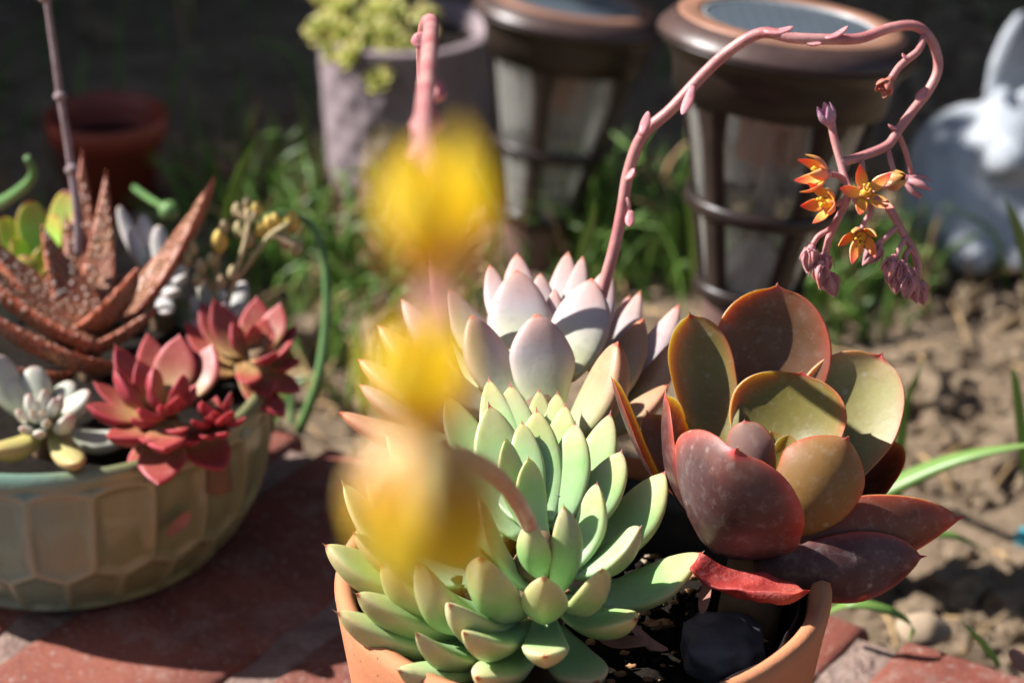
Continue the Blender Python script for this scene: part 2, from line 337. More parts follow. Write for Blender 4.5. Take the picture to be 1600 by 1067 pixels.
        F = [(i * nv + j, i * nv + (j + 1) % nv, (i + 1) * nv + (j + 1) % nv, (i + 1) * nv + j) for i in range(k - 1) for j in range(nv)]
        F += [tuple(range(nv))[::-1], tuple((k - 1) * nv + j for j in range(nv))]
        return s.add(V, F, mat, A)
    def blade(s, path, W, up=(0, 0, 1), fold=.25, mat=0, tipw=.0, n=10):
        path = spline(path, n); k = len(path); V = []; up = np.array(up, float)
        for i, c in enumerate(path):
            T = unit(path[min(i + 1, k - 1)] - path[max(i - 1, 0)]); sd = unit(np.cross(T, up)); nn = np.cross(sd, T); t = i / (k - 1)
            hw = W / 2 * max(.03 + tipw, min(1, .5 + 2 * t) * (1 - t ** 3.))
            V += [c - sd * hw + nn * hw * fold, c - nn * hw * fold * .2, c + sd * hw + nn * hw * fold, c - nn * (hw * fold * .2 + W * .06)]
        F = []
        for i in range(k - 1):
            a, b = i * 4, i * 4 + 4
            F += [(a, a + 1, b + 1, b), (a + 1, a + 2, b + 2, b + 1), (a + 2, a + 3, b + 3, b + 2), (a + 3, a, b, b + 3)]
        e = (k - 1) * 4; F += [(0, 3, 2, 1), (e, e + 1, e + 2, e + 3)]
        return s.add(V, F, mat)
    def box(s, M, sx, sy, sz, mat=0):
        V = [M @ Vector((x * sx / 2, y * sy / 2, z * sz / 2)) for x in (-1, 1) for y in (-1, 1) for z in (-1, 1)]
        return s.add(V, [(0, 1, 3, 2), (4, 6, 7, 5), (0, 4, 5, 1), (2, 3, 7, 6), (0, 2, 6, 4), (1, 5, 7, 3)], mat)
    def build(s, name, mats, parent=None, loc=None, smooth=True):
        me = bpy.data.meshes.new(name); loc = np.array(loc if loc is not None else (0, 0, 0), float)
        po = np.array(abs_loc(parent)) if parent else np.zeros(3)
        org = po + loc if parent else loc
        me.from_pydata((np.array([tuple(v) for v in s.v]) - org).tolist(), [], s.f)
        for m in (mats if isinstance(mats, (list, tuple)) else [mats]): me.materials.append(MAT[m] if isinstance(m, str) else m)
        me.polygons.foreach_set('material_index', s.m)
        if smooth: me.polygons.foreach_set('use_smooth', [True] * len(s.f))
        at_ = me.color_attributes.new('leafc', 'FLOAT_COLOR', 'POINT')
        at_.data.foreach_set('color', np.hstack([np.array(s.a, float), np.ones((len(s.a), 1))]).ravel())
        me.update()
        o = bpy.data.objects.new(name, me); sc.collection.objects.link(o)
        if parent: o.parent = parent
        o.location = loc
        return o
def abs_loc(o):
    p = np.zeros(3)
    while o: p = p + np.array(o.location); o = o.parent
    return p
def _ico():
    t = (1 + 5 ** .5) / 2
    V = [unit(np.array(p)) for p in [(-1, t, 0), (1, t, 0), (-1, -t, 0), (1, -t, 0), (0, -1, t), (0, 1, t), (0, -1, -t), (0, 1, -t), (t, 0, -1), (t, 0, 1), (-t, 0, -1), (-t, 0, 1)]]
    F = [(0, 11, 5), (0, 5, 1), (0, 1, 7), (0, 7, 10), (0, 10, 11), (1, 5, 9), (5, 11, 4), (11, 10, 2), (10, 7, 6), (7, 1, 8), (3, 9, 4), (3, 4, 2), (3, 2, 6), (3, 6, 8), (3, 8, 9), (4, 9, 5), (2, 4, 11), (6, 2, 10), (8, 6, 7), (9, 8, 1)]
    res = {0: (V, F)}
    for lv in (1, 2, 3):
        V = list(V); F2 = []; c = {}
        def mid(a, b):
            k = (min(a, b), max(a, b))
            if k not in c: V.append(unit(V[a] + V[b])); c[k] = len(V) - 1
            return c[k]
        for a, b, d in F:
            x, y, z = mid(a, b), mid(b, d), mid(d, a); F2 += [(a, x, z), (b, y, x), (d, z, y), (x, y, z)]
        F = F2; res[lv] = (V, F)
    return res
ICO = _ico()
def tag(o, label=None, cat=None, group=None, kind=None):
    for k, v in (('label', label), ('category', cat), ('group', group), ('kind', kind)):
        if v: o[k] = v
    return o
def thing(name, label, cat, loc, group=None):
    o = bpy.data.objects.new(name, None); sc.collection.objects.link(o); o.location = tuple(loc); o.empty_display_size = .01
    return tag(o, label, cat, group)

# ================================================================== SETTING
def ground():
    def axis(lo, hi, step, far):
        a = list(np.arange(lo, hi, step)); d = step; x = lo; left = []
        while x > -far: d *= 1.6; x -= d; left.append(x)
        d = step; x = hi; right = []
        while x < far: right.append(x); d *= 1.6; x += d
        return np.array(left[::-1] + a + right)
    X = axis(-.55, .62, .007, 90); Y = axis(.62, 1.85, .007, 90); V = []
    for y in Y:
        for x in X:
            z = SOIL
            if abs(x) < 1.2 and .4 < y < 2.2:
                p = Vector((x, y, 0))
                z += .010 * mnoise.noise(p * 9) + .007 * mnoise.noise(p * 28) + .004 * max(0, mnoise.noise(p * 70)) * 2
                if x > .12: z += .006 * mnoise.noise(p * 45 + Vector((3, 1, 5)))
            V.append((x, y, z))
    nx = len(X); F = [(j * nx + i, j * nx + i + 1, (j + 1) * nx + i + 1, (j + 1) * nx + i) for j in range(len(Y) - 1) for i in range(nx - 1)]
    o = G().add(V, F).build('ground', 'soil'); o['kind'] = 'structure'
ground()
# brick paving: joints run along VV, back edge at v = .687
UU = np.array([.835, -.55, 0]); VV = np.array([.55, .835, 0])
def paving():
    pav = thing('pavement', None, None, (-.1, .6, SOIL)); pav['kind'] = 'structure'
    PIT, J = .083, .013
    def at_uv(u, v, z): return Vector(u * UU + v * VV + np.array([0, 0, z]))
    def slab(u0, u1, v0, v1, z0, z1, seed, nx=7, ny=12, chip=.0022):
        V = []; rings = []; k = 2 * (nx + ny)
        per = [(i / nx, 0) for i in range(nx)] + [(1, j / ny) for j in range(ny)] + [(1 - i / nx, 1) for i in range(nx)] + [(0, 1 - j / ny) for j in range(ny)]
        for z, ins in ((z0, 0.), (z1 - .004, 0.), (z1 - .0012, .0012), (z1, .004)):
            for a, b in per:
                u = u0 + ins + a * (u1 - u0 - 2 * ins); v = v0 + ins + b * (v1 - v0 - 2 * ins)
                q = at_uv(u, v, z); nn = mnoise.noise(q * 60 + Vector((seed, 0, 0))) * chip + mnoise.noise(q * 22 + Vector((0, seed, 0))) * chip
                cen = at_uv((u0 + u1) / 2, (v0 + v1) / 2, z); d = (q - cen); d.normalize()
                V.append(q + d * nn + Vector((0, 0, nn * .5 if z > z0 else 0)))
        F = [(r * k + j, r * k + (j + 1) % k, (r + 1) * k + (j + 1) % k, (r + 1) * k + j) for r in range(3) for j in range(k)]
        F += [tuple(range(3 * k, 4 * k))]
        return V, F
    n = 0
    for row in range(3):
        v1 = .687 - row * .214; v0 = v1 - .201
        for i in range(-5, 7):
            off = -.463 + i * PIT + (0 if row % 2 == 0 else PIT * .5)
            V, F = slab(off + J / 2, off + PIT - J / 2, v0, v1, -.055, mnoise.noise(Vector((i * 1.3, row, 2))) * .002, n * 7.3)
            G().add(V, F).build('brick', 'brick', pav); n += 1
    V = [at_uv(u, v, z) for u in (-.92, .15) for v in (.03, .679) for z in (SOIL - .03, -.006)]
    g = G(); nx, ny = 90, 70; P = [at_uv(-.92 + 1.07 * i / nx, .03 + .649 * j / ny, -.0022) for j in range(ny + 1) for i in range(nx + 1)]
    P = [p + Vector((0, 0, mnoise.noise(p * 70) * .0018)) for p in P]
    g.add(P, [(j * (nx + 1) + i, j * (nx + 1) + i + 1, (j + 1) * (nx + 1) + i + 1, (j + 1) * (nx + 1) + i) for j in range(ny) for i in range(nx)])
    top = [at_uv(u, v, -.0060) for u, v in ((-.92, .03), (.15, .03), (.15, .679), (-.92, .679))]
    bot = [p + Vector((0, 0, -.13)) for p in top]
    g.add(top + bot, [(i, (i + 1) % 4, 4 + (i + 1) % 4, 4 + i) for i in range(4)])
    g.build('mortar', 'mortar', pav)
paving()
def shade_fence():
    # unseen board screen added to shade the back of the bed and block sky
    f = thing('shade_fence', 'added board screen out of view that shades the back of the garden bed', 'shade_fence', (0, 1.95, SOIL)); f['kind'] = 'structure'
    x = -3.4; k = 0
    while x < 2.6:
        G().box(Matrix.Translation((x + .07, 1.95, SOIL + 1.07 + .01 * math.sin(k * 2.3))), .138, .018, 2.18).build('board', 'wood', f, smooth=False); x += .142; k += 1
    y = 1.28; k = 0
    while y < 1.93:                                     # side run stepped so its shadow takes the red pot, not the grey one
        hb = .63 if k < 2 else 2.10
        G().box(Matrix.Translation((-.80, y + .07, SOIL - .02 + hb / 2 + .01 * math.sin(k * 1.7))), .018, .138, hb).build('board', 'wood', f, smooth=False); y += .142; k += 1
    for z in (.25, 1.1): G().box(Matrix.Translation((-.83, 1.60, SOIL + z * .42)), .036, .66, .07).build('rail', 'wood', f, smooth=False)
    for z in (.25, 1.8): G().box(Matrix.Translation((-.4, 1.98, SOIL + z)), 6.0, .036, .07).build('rail', 'wood', f, smooth=False)
shade_fence()
def shade_shrub():
    # unseen bush, added so that one bough throws its shadow on the rabbit
    rr = random.Random(2); b = np.array((-.66, 1.76, SOIL)); t = thing('shade_shrub', 'added leafy bush out of view whose bough shades the rabbit', 'shade_shrub', b); t['kind'] = 'structure'
    g = G(); boughs = [(-.49, 1.430, .560, .058), (-.62, 1.78, .52, .10), (-.70, 1.80, .38, .10), (-.56, 1.76, .66, .09), (-.68, 1.80, .60, .09)]
    for x, y, z, r in boughs: g.tube(spline([b, b + UP * .2, np.array(((x + b[0]) / 2, (y + b[1]) / 2, z * .7)), np.array((x, y, z))], 10), [.012 - .0009 * i for i in range(11)], 8)
    g.build('trunk', 'plantstem', t)
    g = G()
    for x, y, z, r in boughs:
        for k in range(int(420 * (r / .06) ** 2)):
            d = unit(np.array([rr.gauss(0, 1) for _ in range(3)])); c = np.array((x, y, z)) + d * r * rr.random() ** .4 * rr.uniform(.8, 1.1); v = unit(np.array([rr.gauss(0, 1) for _ in range(3)])); u = unit(np.cross(v, d)); L = rr.uniform(.012, .02)
            g.add([c - v * L, c + u * L * .4 + d * .002, c + v * L, c - u * L * .4 + d * .002], [(0, 1, 2, 3)])
    g.build('crown', 'grass', t)
shade_shrub()

# ================================================================== TERRACOTTA POT AND ITS PLANTS
POT = at(910, 890, .69); POT_R = .0683
def terracotta_pot():
    t = thing('terracotta_pot', 'round orange terracotta pot holding the three large echeverias', 'flower pot', (POT[0], POT[1], 0))
    M = Matrix.Translation((POT[0], POT[1], 0)); h = POT[2]; r = POT_R
    out = [(.0, .001), (.044, .001), (.0465, .003), (.052, .02), (.058, .045), (.0635, .075), (r - .0012, h - .012), (r, h - .004), (r - .0008, h - .0008), (r - .003, h), (r - .0052, h - .001), (r - .006, h - .004)]
    inn = [(r - .0075, h - .02), (.055, .06), (.045, .015), (0, .012)]
    G().lathe(out + inn, M, 96, wob=lambda q, i: 1 + .004 * math.sin(3 * q + i) + .002 * math.sin(11 * q)).build('wall', 'terracotta', t)
    # torn black nursery liner standing just inside the rim
    g = G(); prof = [(.050, .05), (.0572, h - .03), (.0592, h - .012), (.0603, h - .004), (.0598, h - .004), (.0587, h - .012), (.0566, h - .03), (.0495, .05)]
    def wob(q, i): return 1 + .012 * math.sin(9 * q + 1) * (i in (2, 3, 4, 5)) + .008 * math.sin(17 * q)
    g.lathe(prof, M, 96, wob=wob).build('liner', 'liner', t)
    V = []; n = 44
    for j in range(n + 1):
        for i in range(n + 1):
            a, b = 2 * i / n - 1, 2 * j / n - 1; x = a * math.sqrt(1 - b * b / 2) * .0572; y = b * math.sqrt(1 - a * a / 2) * .0572
            p = Vector((POT[0] + x, POT[1] + y, h - .026)); p.z += .004 * mnoise.noise(p * 60) + .003 * mnoise.noise(p * 150); V.append(p)
    g = G().add(V, [(j * (n + 1) + i, j * (n + 1) + i + 1, (j + 1) * (n + 1) + i + 1, (j + 1) * (n + 1) + i) for j in range(n) for i in range(n)])
    for k in range(420):
        a = random.random() * 6.28; q = math.sqrt(random.random()) * .055
        g.ball((POT[0] + q * math.cos(a), POT[1] + q * math.sin(a), h - .0255 + random.random() * .003), random.uniform(.0006, .0024), k, .35, 1, freq=1.5)
    for k in range(170):
        a = random.random() * 6.28; q = math.sqrt(random.random()) * .055
        g.ball((POT[0] + q * math.cos(a), POT[1] + q * math.sin(a), h - .0238 + random.random() * .003), random.uniform(.0005, .0017), k + 900, .4, 1, mat=1 if k % 3 else 2, scale=(1.3, .8, .6), freq=1.8)
    g.build('potting_soil', ['potsoil', 'bark', 'stone'], t)
    return t
terracotta_pot()
zs = POT[2] - .024
g = G(); c = at_z(1130, 1015, zs + .006)
V, F = ICO[3]
for_rock = []
for p in V:
    q = np.array(p); k = 1 / max(abs(q[0]) / 1.0, abs(q[1]) / .9, abs(q[2]) / .8, abs(q[0] * .6 + q[2] * .7) / .85, abs(q[1] * .6 - q[0] * .55) / .8)
    k = .55 * k + .40; q = q * k * (1 + .16 * mnoise.noise(Vector(p) * 2.5)); for_rock.append(c + np.array((q[0] * .0115, q[1] * .013, q[2] * .0085)))
g.add(for_rock, F); tag(g.build('rock', 'darkstone', loc=c), 'smooth dark grey rock on the potting soil inside the terracotta pot', 'rock')
for k, (x, y, s, lab) in enumerate([(1165, 985, .0030, 'sunlit tan bark chip right beside the dark grey rock'), (1180, 1000, .0022, 'small tan bark chip just behind the dark grey rock'),
                               (1035, 975, .0024, 'brown bark chip between the green echeveria and the dark rock')]):
    c = at_z(x, y, zs + .003); g = G(); g.ball(c, s, k + 4, .4, 2, scale=(1.2, .7, .5), freq=2.)
    tag(g.build('bark_chip', 'bark', loc=c), lab, 'bark', 'bark chips on the potting soil')

LF = {'green': dict(T=.52, tm=.58, bf=.45, pe=1.9, qe=.72, mucro=.035, bend=.13, cup=.16, keel=1.1),
      'white': dict(T=.62, tm=.52, bf=.45, pe=1.8, qe=.72, mucro=.015, bend=.10, cup=.10, keel=1.25),
      'purple': dict(T=.06, tm=.60, bf=.42, pe=2.2, qe=.52, mucro=.035, bend=.14, cup=.34, keel=1.3),
      'aloe': dict(T=.40, tm=.16, bf=.85, pe=1.15, qe=.95, mucro=.0, bend=.06, cup=.35, keel=1.2),
      'redrose': dict(T=.34, tm=.55, bf=.40, pe=1.6, qe=.85, mucro=.03, bend=.12, cup=.22, keel=1.2),
      'fat': dict(T=.72, tm=.55, bf=.55, pe=2., qe=.5, mucro=.0, bend=.10, cup=.0, keel=1.),
      'flat': dict(T=.22, tm=.6, bf=.35, pe=2., qe=.55, mucro=.0, bend=.10, cup=.2, keel=1.)}
def put_leaf(parent, kind, tip, base, wpx, hint, mat, name='leaf', label=None, face=None, side=None, **kw):
    if side:
        l_ = at(*tip[:2], tip[2] / 100) - at(*base[:2], base[2] / 100); n_ = np.cross(l_, at(*side[1][:2], side[1][2] / 100) - at(*side[0][:2], side[0][2] / 100)); n_ = unit(n_)
        n_ = n_ if n_[2] > 0 else -n_; hint = at(*tip[:2], tip[2] / 100) + n_ * .5
    if face: hint = at(face[0], face[1], face[2] / 100)
    tp = at(tip[0], tip[1], tip[2] / 100); bp = at(base[0], base[1], base[2] / 100)
    W = wpx * (tip[2] + base[2]) / 200 / FP; d = dict(LF[kind]); d.update(kw); T = d.pop('T') * W
    o = G().leaf(bp, tp, W, T, hint, **d).build(name, mat, parent)
    if label: o['label'] = label
    return o

# --- green echeveria
ga = at(845, 985, .675); gT = ga + UP * .085
GR = thing('green_echeveria', 'pale green echeveria rosette with pink leaf tips at the front of the terracotta pot', 'succulent', (ga[0], ga[1], zs))
G().tube(spline([np.array((ga[0], ga[1], zs - .01)), ga + UP * .005, ga + UP * .018, ga + UP * .030], 12), [.006] * 9 + [.008, .006, .004, .002], 12).build('stem', 'plantstem', GR)
green = [(762,586,71.5,805,720,68,56),(797,595,71.5,822,730,68,64),(763,627,69,812,775,67,76),(842,603,72.5,848,720,68.5,48),(838,634,69.5,848,775,67,68),
 (871,608,72.5,865,720,68.5,50),(883,627,71.5,868,740,68,52),(900,655,69.5,880,785,67,60),(790,680,66.5,835,800,66.5,46),(826,712,66,850,810,66.3,46),
 (955,640,71,895,770,68,60),(973,700,69.5,900,800,67.3,64),(1042,731,69.5,910,845,67.5,82),(933,750,66.5,892,860,66.5,56),(880,785,64.5,872,890,65.8,58),
 (828,812,64,850,895,65.8,56),(749,773,65.5,815,880,66.3,62),(1003,820,66,890,895,66.8,80),(1101,860,68,895,930,67.5,88),(941,884,63.5,880,935,66.3,68),
 (850,897,62.8,850,938,66,74),(752,867,63.3,810,955,66,94),(652,874,64,790,960,66.3,78),(592,876,65,760,955,66.8,70),(552,924,65,760,970,66.8,68),
 (520,952,65.3,770,990,67,72),(503,848,67,700,920,67.5,70),(532,748,69,670,880,68,62),(568,745,69.5,700,880,68,58),(548,828,66.3,720,910,67,66),
 (647,985,63.8,790,1000,66.5,54),(722,985,62.8,825,975,66,56),(852,1024,62.8,852,965,66,74),(742,1058,63.5,835,990,66.5,68),(617,1045,64,800,1005,66.8,64),
 (998,965,65,880,950,67,78),(935,1066,64.5,865,985,66.8,90),(695,612,70.5,790,740,68,62),(712,692,68,805,800,67,66),
 (648,760,68,780,850,66.8,62),(610,800,66.3,760,880,66.8,62),(690,806,65,800,890,66.3,64),(640,690,70,770,800,68,60),(600,668,71,750,820,68.5,56),
 
 (700,940,63.5,800,965,66.2,66),(815,655,69,832,760,67.3,48)]
for (a, b, c, d, e, f_, wd) in green:
    wd *= 1.14 if b < 760 else 1.
    if b < 800: d += (848 - d) * .3; e += 38
    low = b > 840 and a < 770 and wd < 90
    put_leaf(GR, 'green', (a, b, c), (d, e, f_), wd * (1.12 if low else 1), gT, T=.72 if low else .52, mat='green', nu=22, nv=20, bend=random.uniform(.10, .17), twist=random.uniform(-.12, .12))

# --- white echeveria
wa = at(845, 665, .735); wT = wa + UP * .085
WH = thing('white_echeveria', 'powdery white echeveria with thick pink tipped leaves behind the green rosette', 'succulent', (wa[0], wa[1], zs))
G().tube(spline([np.array((wa[0], wa[1], zs - .01)), wa - UP * .004, wa + UP * .004, wa + UP * .010], 10), [.007] * 8 + [.006, .004, .002], 12).build('stem', 'plantstem', WH)
white = [(807,395,79,825,520,76,62),(807,421,76.5,822,570,74.5,104),(764,412,78,805,540,75.5,46),(844,426,77.5,850,520,76,44),(888,392,79,865,520,76,54),
 (911,399,78.5,880,520,76,40),(951,419,77.5,895,560,75,66),(867,451,76.5,862,540,75.5,36),(925,434,75.5,880,590,74.3,98),(838,489,73.5,858,640,73.3,104),
 (1001,453,78.5,930,590,75.5,46),(984,460,79,925,580,76,36),(1063,473,77.5,930,630,75,58),(1005,496,76,925,640,74.3,70),(966,533,72.5,885,690,72.8,100),
 (1061,523,76,945,670,74.3,60),(735,492,74,810,630,73.5,88),(700,450,76,790,590,74.5,64),(627,467,77,760,610,75,54),(589,507,76.5,750,630,74.8,54),
 (558,560,76,740,650,74.5,54),(528,643,75,730,680,74.3,50),(670,560,73.3,790,650,73.5,74),(640,620,73,770,670,73.5,64),(1045,600,74.5,930,680,73.8,56),
 (560,600,75.5,745,665,74.5,50),(850,500,75.5,855,580,75,34)]
for k, (a, b, c, d, e, f_, wd) in enumerate(white):
    pe = k in (14, 13, 15, 21, 24, 19, 20)
    put_leaf(WH, 'white', (a, b, c), (d, e, f_), wd, wT, 'peach' if pe else 'white', T=.85 if a < 640 else .62, nu=22, nv=20, bend=random.uniform(.07, .13),
             label='peach coloured leaf with small red scars' if k == 14 else None)

# --- flowers
def flower(g, c, axis, s, op=.5, ln=.8, wid=.42, seed=0, sep=.5, mp=0, ms=1, mst=2, stam=True):
    """five petals on a calyx with five pointed sepals; g holds petal, sepal and stamen materials"""
    c = np.array(c, float); a = unit(np.array(axis, float)); x = unit(np.cross(a, (0.3, .2, .9))); y = np.cross(a, x); rr = random.Random(seed)
    for k in range(5):
        q = 2 * math.pi * k / 5 + seed; r = math.cos(q) * x + math.sin(q) * y
        o = op * rr.uniform(.8, 1.2)
        g.leaf(c + r * s * .10, c + a * s * ln * rr.uniform(.9, 1.08) + r * s * o, s * wid, s * .07, c + a * s * 3, bend=.16 if op > .2 else .22, cup=.4, tm=.45, bf=.6, pe=1.4, qe=.9, mucro=0, nu=8, nv=8, mat=mp)
        q += .63; r = math.cos(q) * x + math.sin(q) * y
        if sep: g.leaf(c - a * s * .05, c + a * s * sep * .55 + r * s * sep * .5, s * .2, s * .07, c + a * s * 2, bend=.15, cup=.1, tm=.35, bf=.6, pe=1.3, qe=.9, mucro=0, nu=6, nv=6, mat=ms)
    g.ball(c, s * .17, 1, 0, 1, ms)
    if stam:
        g.ball(c + a * s * .1, s * .19, 1, 0, 1, mst)
        for k in range(7):
            q = k * 2.4; r = math.cos(q) * x + math.sin(q) * y
            g.tube([c, c + a * s * .35 + r * s * .06 * (k % 3), c + a * s * .5 + r * s * .09 * (k % 3)], [s * .03, s * .03, s * .055], 5, mst)
FM = ['petal', 'sepal', 'stamen']
def path_px(pts, n): return spline([at(x, y, d / 100) for x, y, d in pts], n)
def bract(g, p, q, w, hint): g.leaf(p, q, w, w * .6, hint, bend=.12, cup=.1, tm=.5, bf=.5, pe=1.8, qe=.6, mucro=0, nu=8, nv=10)

def right_stalk():
    main = path_px([(925,560,75.5),(938,470,75.5),(958,395,75.2),(972,330,75),(982,270,74.8),(1004,212,74.5),(1048,172,74.2),(1098,118,74),(1142,78,73.6),(1190,52,73.3),(1240,60,73),(1300,62,73),(1345,60,73.2),
                   (1392,44,73.4),(1432,42,73.6),(1457,66,73.8),(1466,105,74),(1452,140,74),(1425,175,73.8),(1402,206,73.6),(1386,228,73.4),(1345,245,73),(1322,252,72.6),(1313,254,72.5)], 110)
    r = [.0019 - .0006 * i / 110 for i in range(111)]
    g = G().tube(main, r, 10)
    cluster = [([(1299,190,72.6),(1303,215,72.5),(1314,255,72.5),(1322,285,72.3),(1342,318,72),(1353,325,72)], .0012), # hub
               ([(1322,285,72.3),(1325,305,72.2),(1318,325,72.2),(1305,350,72.2),(1296,370,72.2),(1290,395,72.2)], .0011),
               ([(1318,330,72.2),(1299,356,72),(1280,368,72),(1270,382,72)], .0008),
               ([(1342,318,72),(1362,328,71.8),(1352,345,71.7),(1346,360,71.6)], .0008),
               ([(1353,325,72),(1372,310,71.8),(1392,330,71.9),(1404,352,72),(1415,372,72.1),(1428,392,72.2),(1434,415,72.3),(1432,440,72.4)], .0012),
               ([(1404,352,72),(1385,370,71.8),(1370,384,71.8)], .0008), ([(1415,372,72),(1405,390,71.8),(1400,402,71.6)], .0008), ([(1424,388,72),(1415,398,72),(1413,415,71.8)], .0008),
               ([(1322,285,72.3),(1310,275,72.2),(1292,272,72)], .0009), ([(1325,308,72.3),(1312,318,72.2),(1298,318,72)], .0009),
               ([(1402,206,73.6),(1412,228,73.8),(1420,255,74),(1424,272,74.1)], .0008), ([(1386,228,73.4),(1395,262,73.3),(1402,275,73.2)], .0008),
               ([(1345,245,73),(1348,262,72.8),(1350,290,72.4)], .0008),
               ([(1446,52,73.7),(1436,78,73.4),(1420,92,73.2),(1405,105,73),(1392,124,72.9)], .0011)]
    for p, rad in cluster: g.tube(path_px(p, 14), rad, 8)
    st = g.build('flower_stalk', 'pinkstem', WH); st['label'] = 'long arching pink flower stalk reaching over the lamps'
    V_ = -_f
    def fl(x, y, d, axis, s, mats=FM, label=None, **kw):
        g = G(); flower(g, at(x, y, d / 100), axis, s, **kw); o = g.build('flower', mats, st)
        if label: o['label'] = label
    fl(1352, 302, 71.8, V_ + UP * .25 + _r * .05, .0090, op=0.92, ln=0.5, wid=.42, seed=1.57, label='open orange star flower facing the camera')
    fl(1292, 272, 72, -_r * 1. + V_ * .3 + UP * .05, .0090, op=0.54, ln=0.9, wid=.42, seed=2)
    fl(1297, 318, 71.9, -_r * .8 + V_ * .7 - UP * .05, .0090, op=0.70, ln=0.75, wid=.42, seed=3)
    fl(1346, 366, 71.4, V_ * .9 - UP * .55 - _r * .2, .0090, op=0.65, ln=0.75, wid=.42, seed=4.1)
    fl(1382, 287, 72.8, _r * .8 + V_ * .6 + UP * .3, .0088, op=.12, ln=.8, wid=.6, seed=5, sep=.7)
    fl(1415, 280, 74.1, _r * .9 - UP * .5, .0085, op=.35, ln=.9, wid=.3, seed=6, mats=['sepal', 'sepal', 'stamen'], stam=False)
    fl(1298, 195, 72.5, UP * 1. - _r * .4, .0080, op=.28, ln=.85, wid=.45, seed=7, mats=['fadedbud', 'sepal', 'stamen'], stam=False, label='faded purple flower standing up')
    fl(1388, 128, 72.9, -UP * .6 - _r * .3 + V_ * .5, .0075, op=.35, ln=.55, wid=.5, seed=8, mats=['wilted', 'wilted', 'wilted'], label='shrivelled red flower')
    buds = [(1268,388,72,-.15,-1), (1290,398,72.2,-.2,-1), (1282,412,72,0,-1), (1293,428,72.2,.3,-1), (1374,386,71.8,-.6,-.7), (1396,404,71.5,-.2,-1), (1408,412,71.6,.1,-1), (1404,424,71.8,-.1,-1), (1416,420,71.8,.2,-1), (1424,436,72,.2,-1), (1432,440,72.2,.3,-1), (1420,430,71.6,-.1,-1)]
    for k, (x, y, d, ax, az) in enumerate(buds):
        g = G(); flower(g, at(x, y, d / 100), _r * ax + UP * az + V_ * .3, .0074, op=.03, ln=.95, wid=.75, seed=k, sep=.95, mp=0, ms=0, stam=False); g.build('flower_bud', ['sepal'], st)
    for k, (p, q, w) in enumerate([((1194,50,73),(1228,44,73),.0024), ((1290,60,72.8),(1316,46,72.8),.0018), ((1082,135,73.8),(1070,168,73.6),.0024), ((1000,212,74),(1010,184,74),.0024), ((978,280,74.5),(988,268,74.4),.0024), ((985,330,74.8),(984,348,74.6),.0022), ((1448,138,73.6),(1436,152,73.5),.0026), ((1250,60,73),(1275,66,72.8),.0018), ((1404,200,73.5),(1392,196,73.4),.0014), ((1420,92,73),(1412,86,73),.0012), ((972,345,75),(978,318,74.8),.0024)]):
        a, b = at(p[0], p[1], p[2] / 100), at(q[0], q[1], q[2] / 100)
        b = a + (b - a) * 1.35; g = G(); bract(g, a, b, w * 1.35, a + UP * .05 + V_ * .01); g.build('bract', 'sepal', st)
right_stalk()

def near_stalk_white():
    pts = [(740,640,74),(700,560,74.5),(684,440,74.5),(676,300,74),(668,190,73),(662,90,70),(666,42,66),(674,36,62.5),(672,70,58),(668,120,54),(664,175,49),(662,215,43),(672,262,34),(690,330,28),(696,430,24.5),(676,500,23.6),(660,540,23.2)]
    g = G(); p = path_px(pts, 90); g.tube(p, [.0023 - .0006 * i / 90 for i in range(91)], 10)
    st = g.build('flower_stalk', 'pinkstem', WH); st['label'] = 'pink flower stalk bending over towards the camera with yellow bells'
    for k, (a, b, w) in enumerate([((660,75,63),(655,50,63),.005), ((668,110,56),(686,150,54),.0045), ((664,170,50),(652,205,49),.004), ((664,200,46),(645,238,44),.0035), ((660,150,52),(680,190,49),.004)]):
        pa, pb = at(a[0], a[1], a[2] / 100), at(b[0], b[1], b[2] / 100); g = G(); bract(g, pa, pb, w, pa - _f * .05); g.build('bract', 'sepal', st)
    YM = ['ypetal', 'ysepal', 'stamen']
    for k, (x, y, d, ax, s) in enumerate([(694,425,22.8, UP * .9 - _r * .10 - _f * .1, .0116), (664,670,22.6, UP * .9 - _r * .04 - _f * .2, .0100)]):
        g = G(); flower(g, at(x, y, d / 100), ax, s, op=.30, ln=1.15, wid=.60, seed=k + 1, sep=1.15); g.build('flower', YM, st)['label'] = ['upper blurred yellow bell flower', 'lower blurred yellow bell flower'][k]
near_stalk_white()
def near_stalk_green():
    pts = [(848,890,66),(836,845,65),(822,808,63.3),(800,770,58),(768,735,50),(728,712,42),(690,700,35),(668,688,28),(664,690,24)]
    p = path_px(pts, 50); st = G().tube(p, [.0023 - .0008 * i / 50 for i in range(51)], 10).build('flower_stalk', 'pinkstem', GR)
    st['label'] = 'short pinkish flower stalk rising from the green rosette towards the camera'
    YM = ['ypetal', 'ysepal', 'stamen']
    g = G(); flower(g, at(664, 684, .228), -UP * .95 - _f * .1, .0140, op=.32, ln=1.1, wid=.72, seed=2.2, sep=.8); g.build('flower', YM, st)['label'] = 'lowest and largest blurred yellow bell flower'
    g = G(); flower(g, at(632, 694, .231), -UP * .95 - _r * .05, .0118, op=.2, ln=1.1, wid=.6, seed=1.2, sep=.9); g.build('flower', YM, st)
    g = G(); flower(g, at(700, 708, .240), -UP * .95 + _r * .08, .0118, op=.1, ln=1.1, wid=.55, seed=.4, sep=.9); g.build('flower', YM, st)
near_stalk_green()

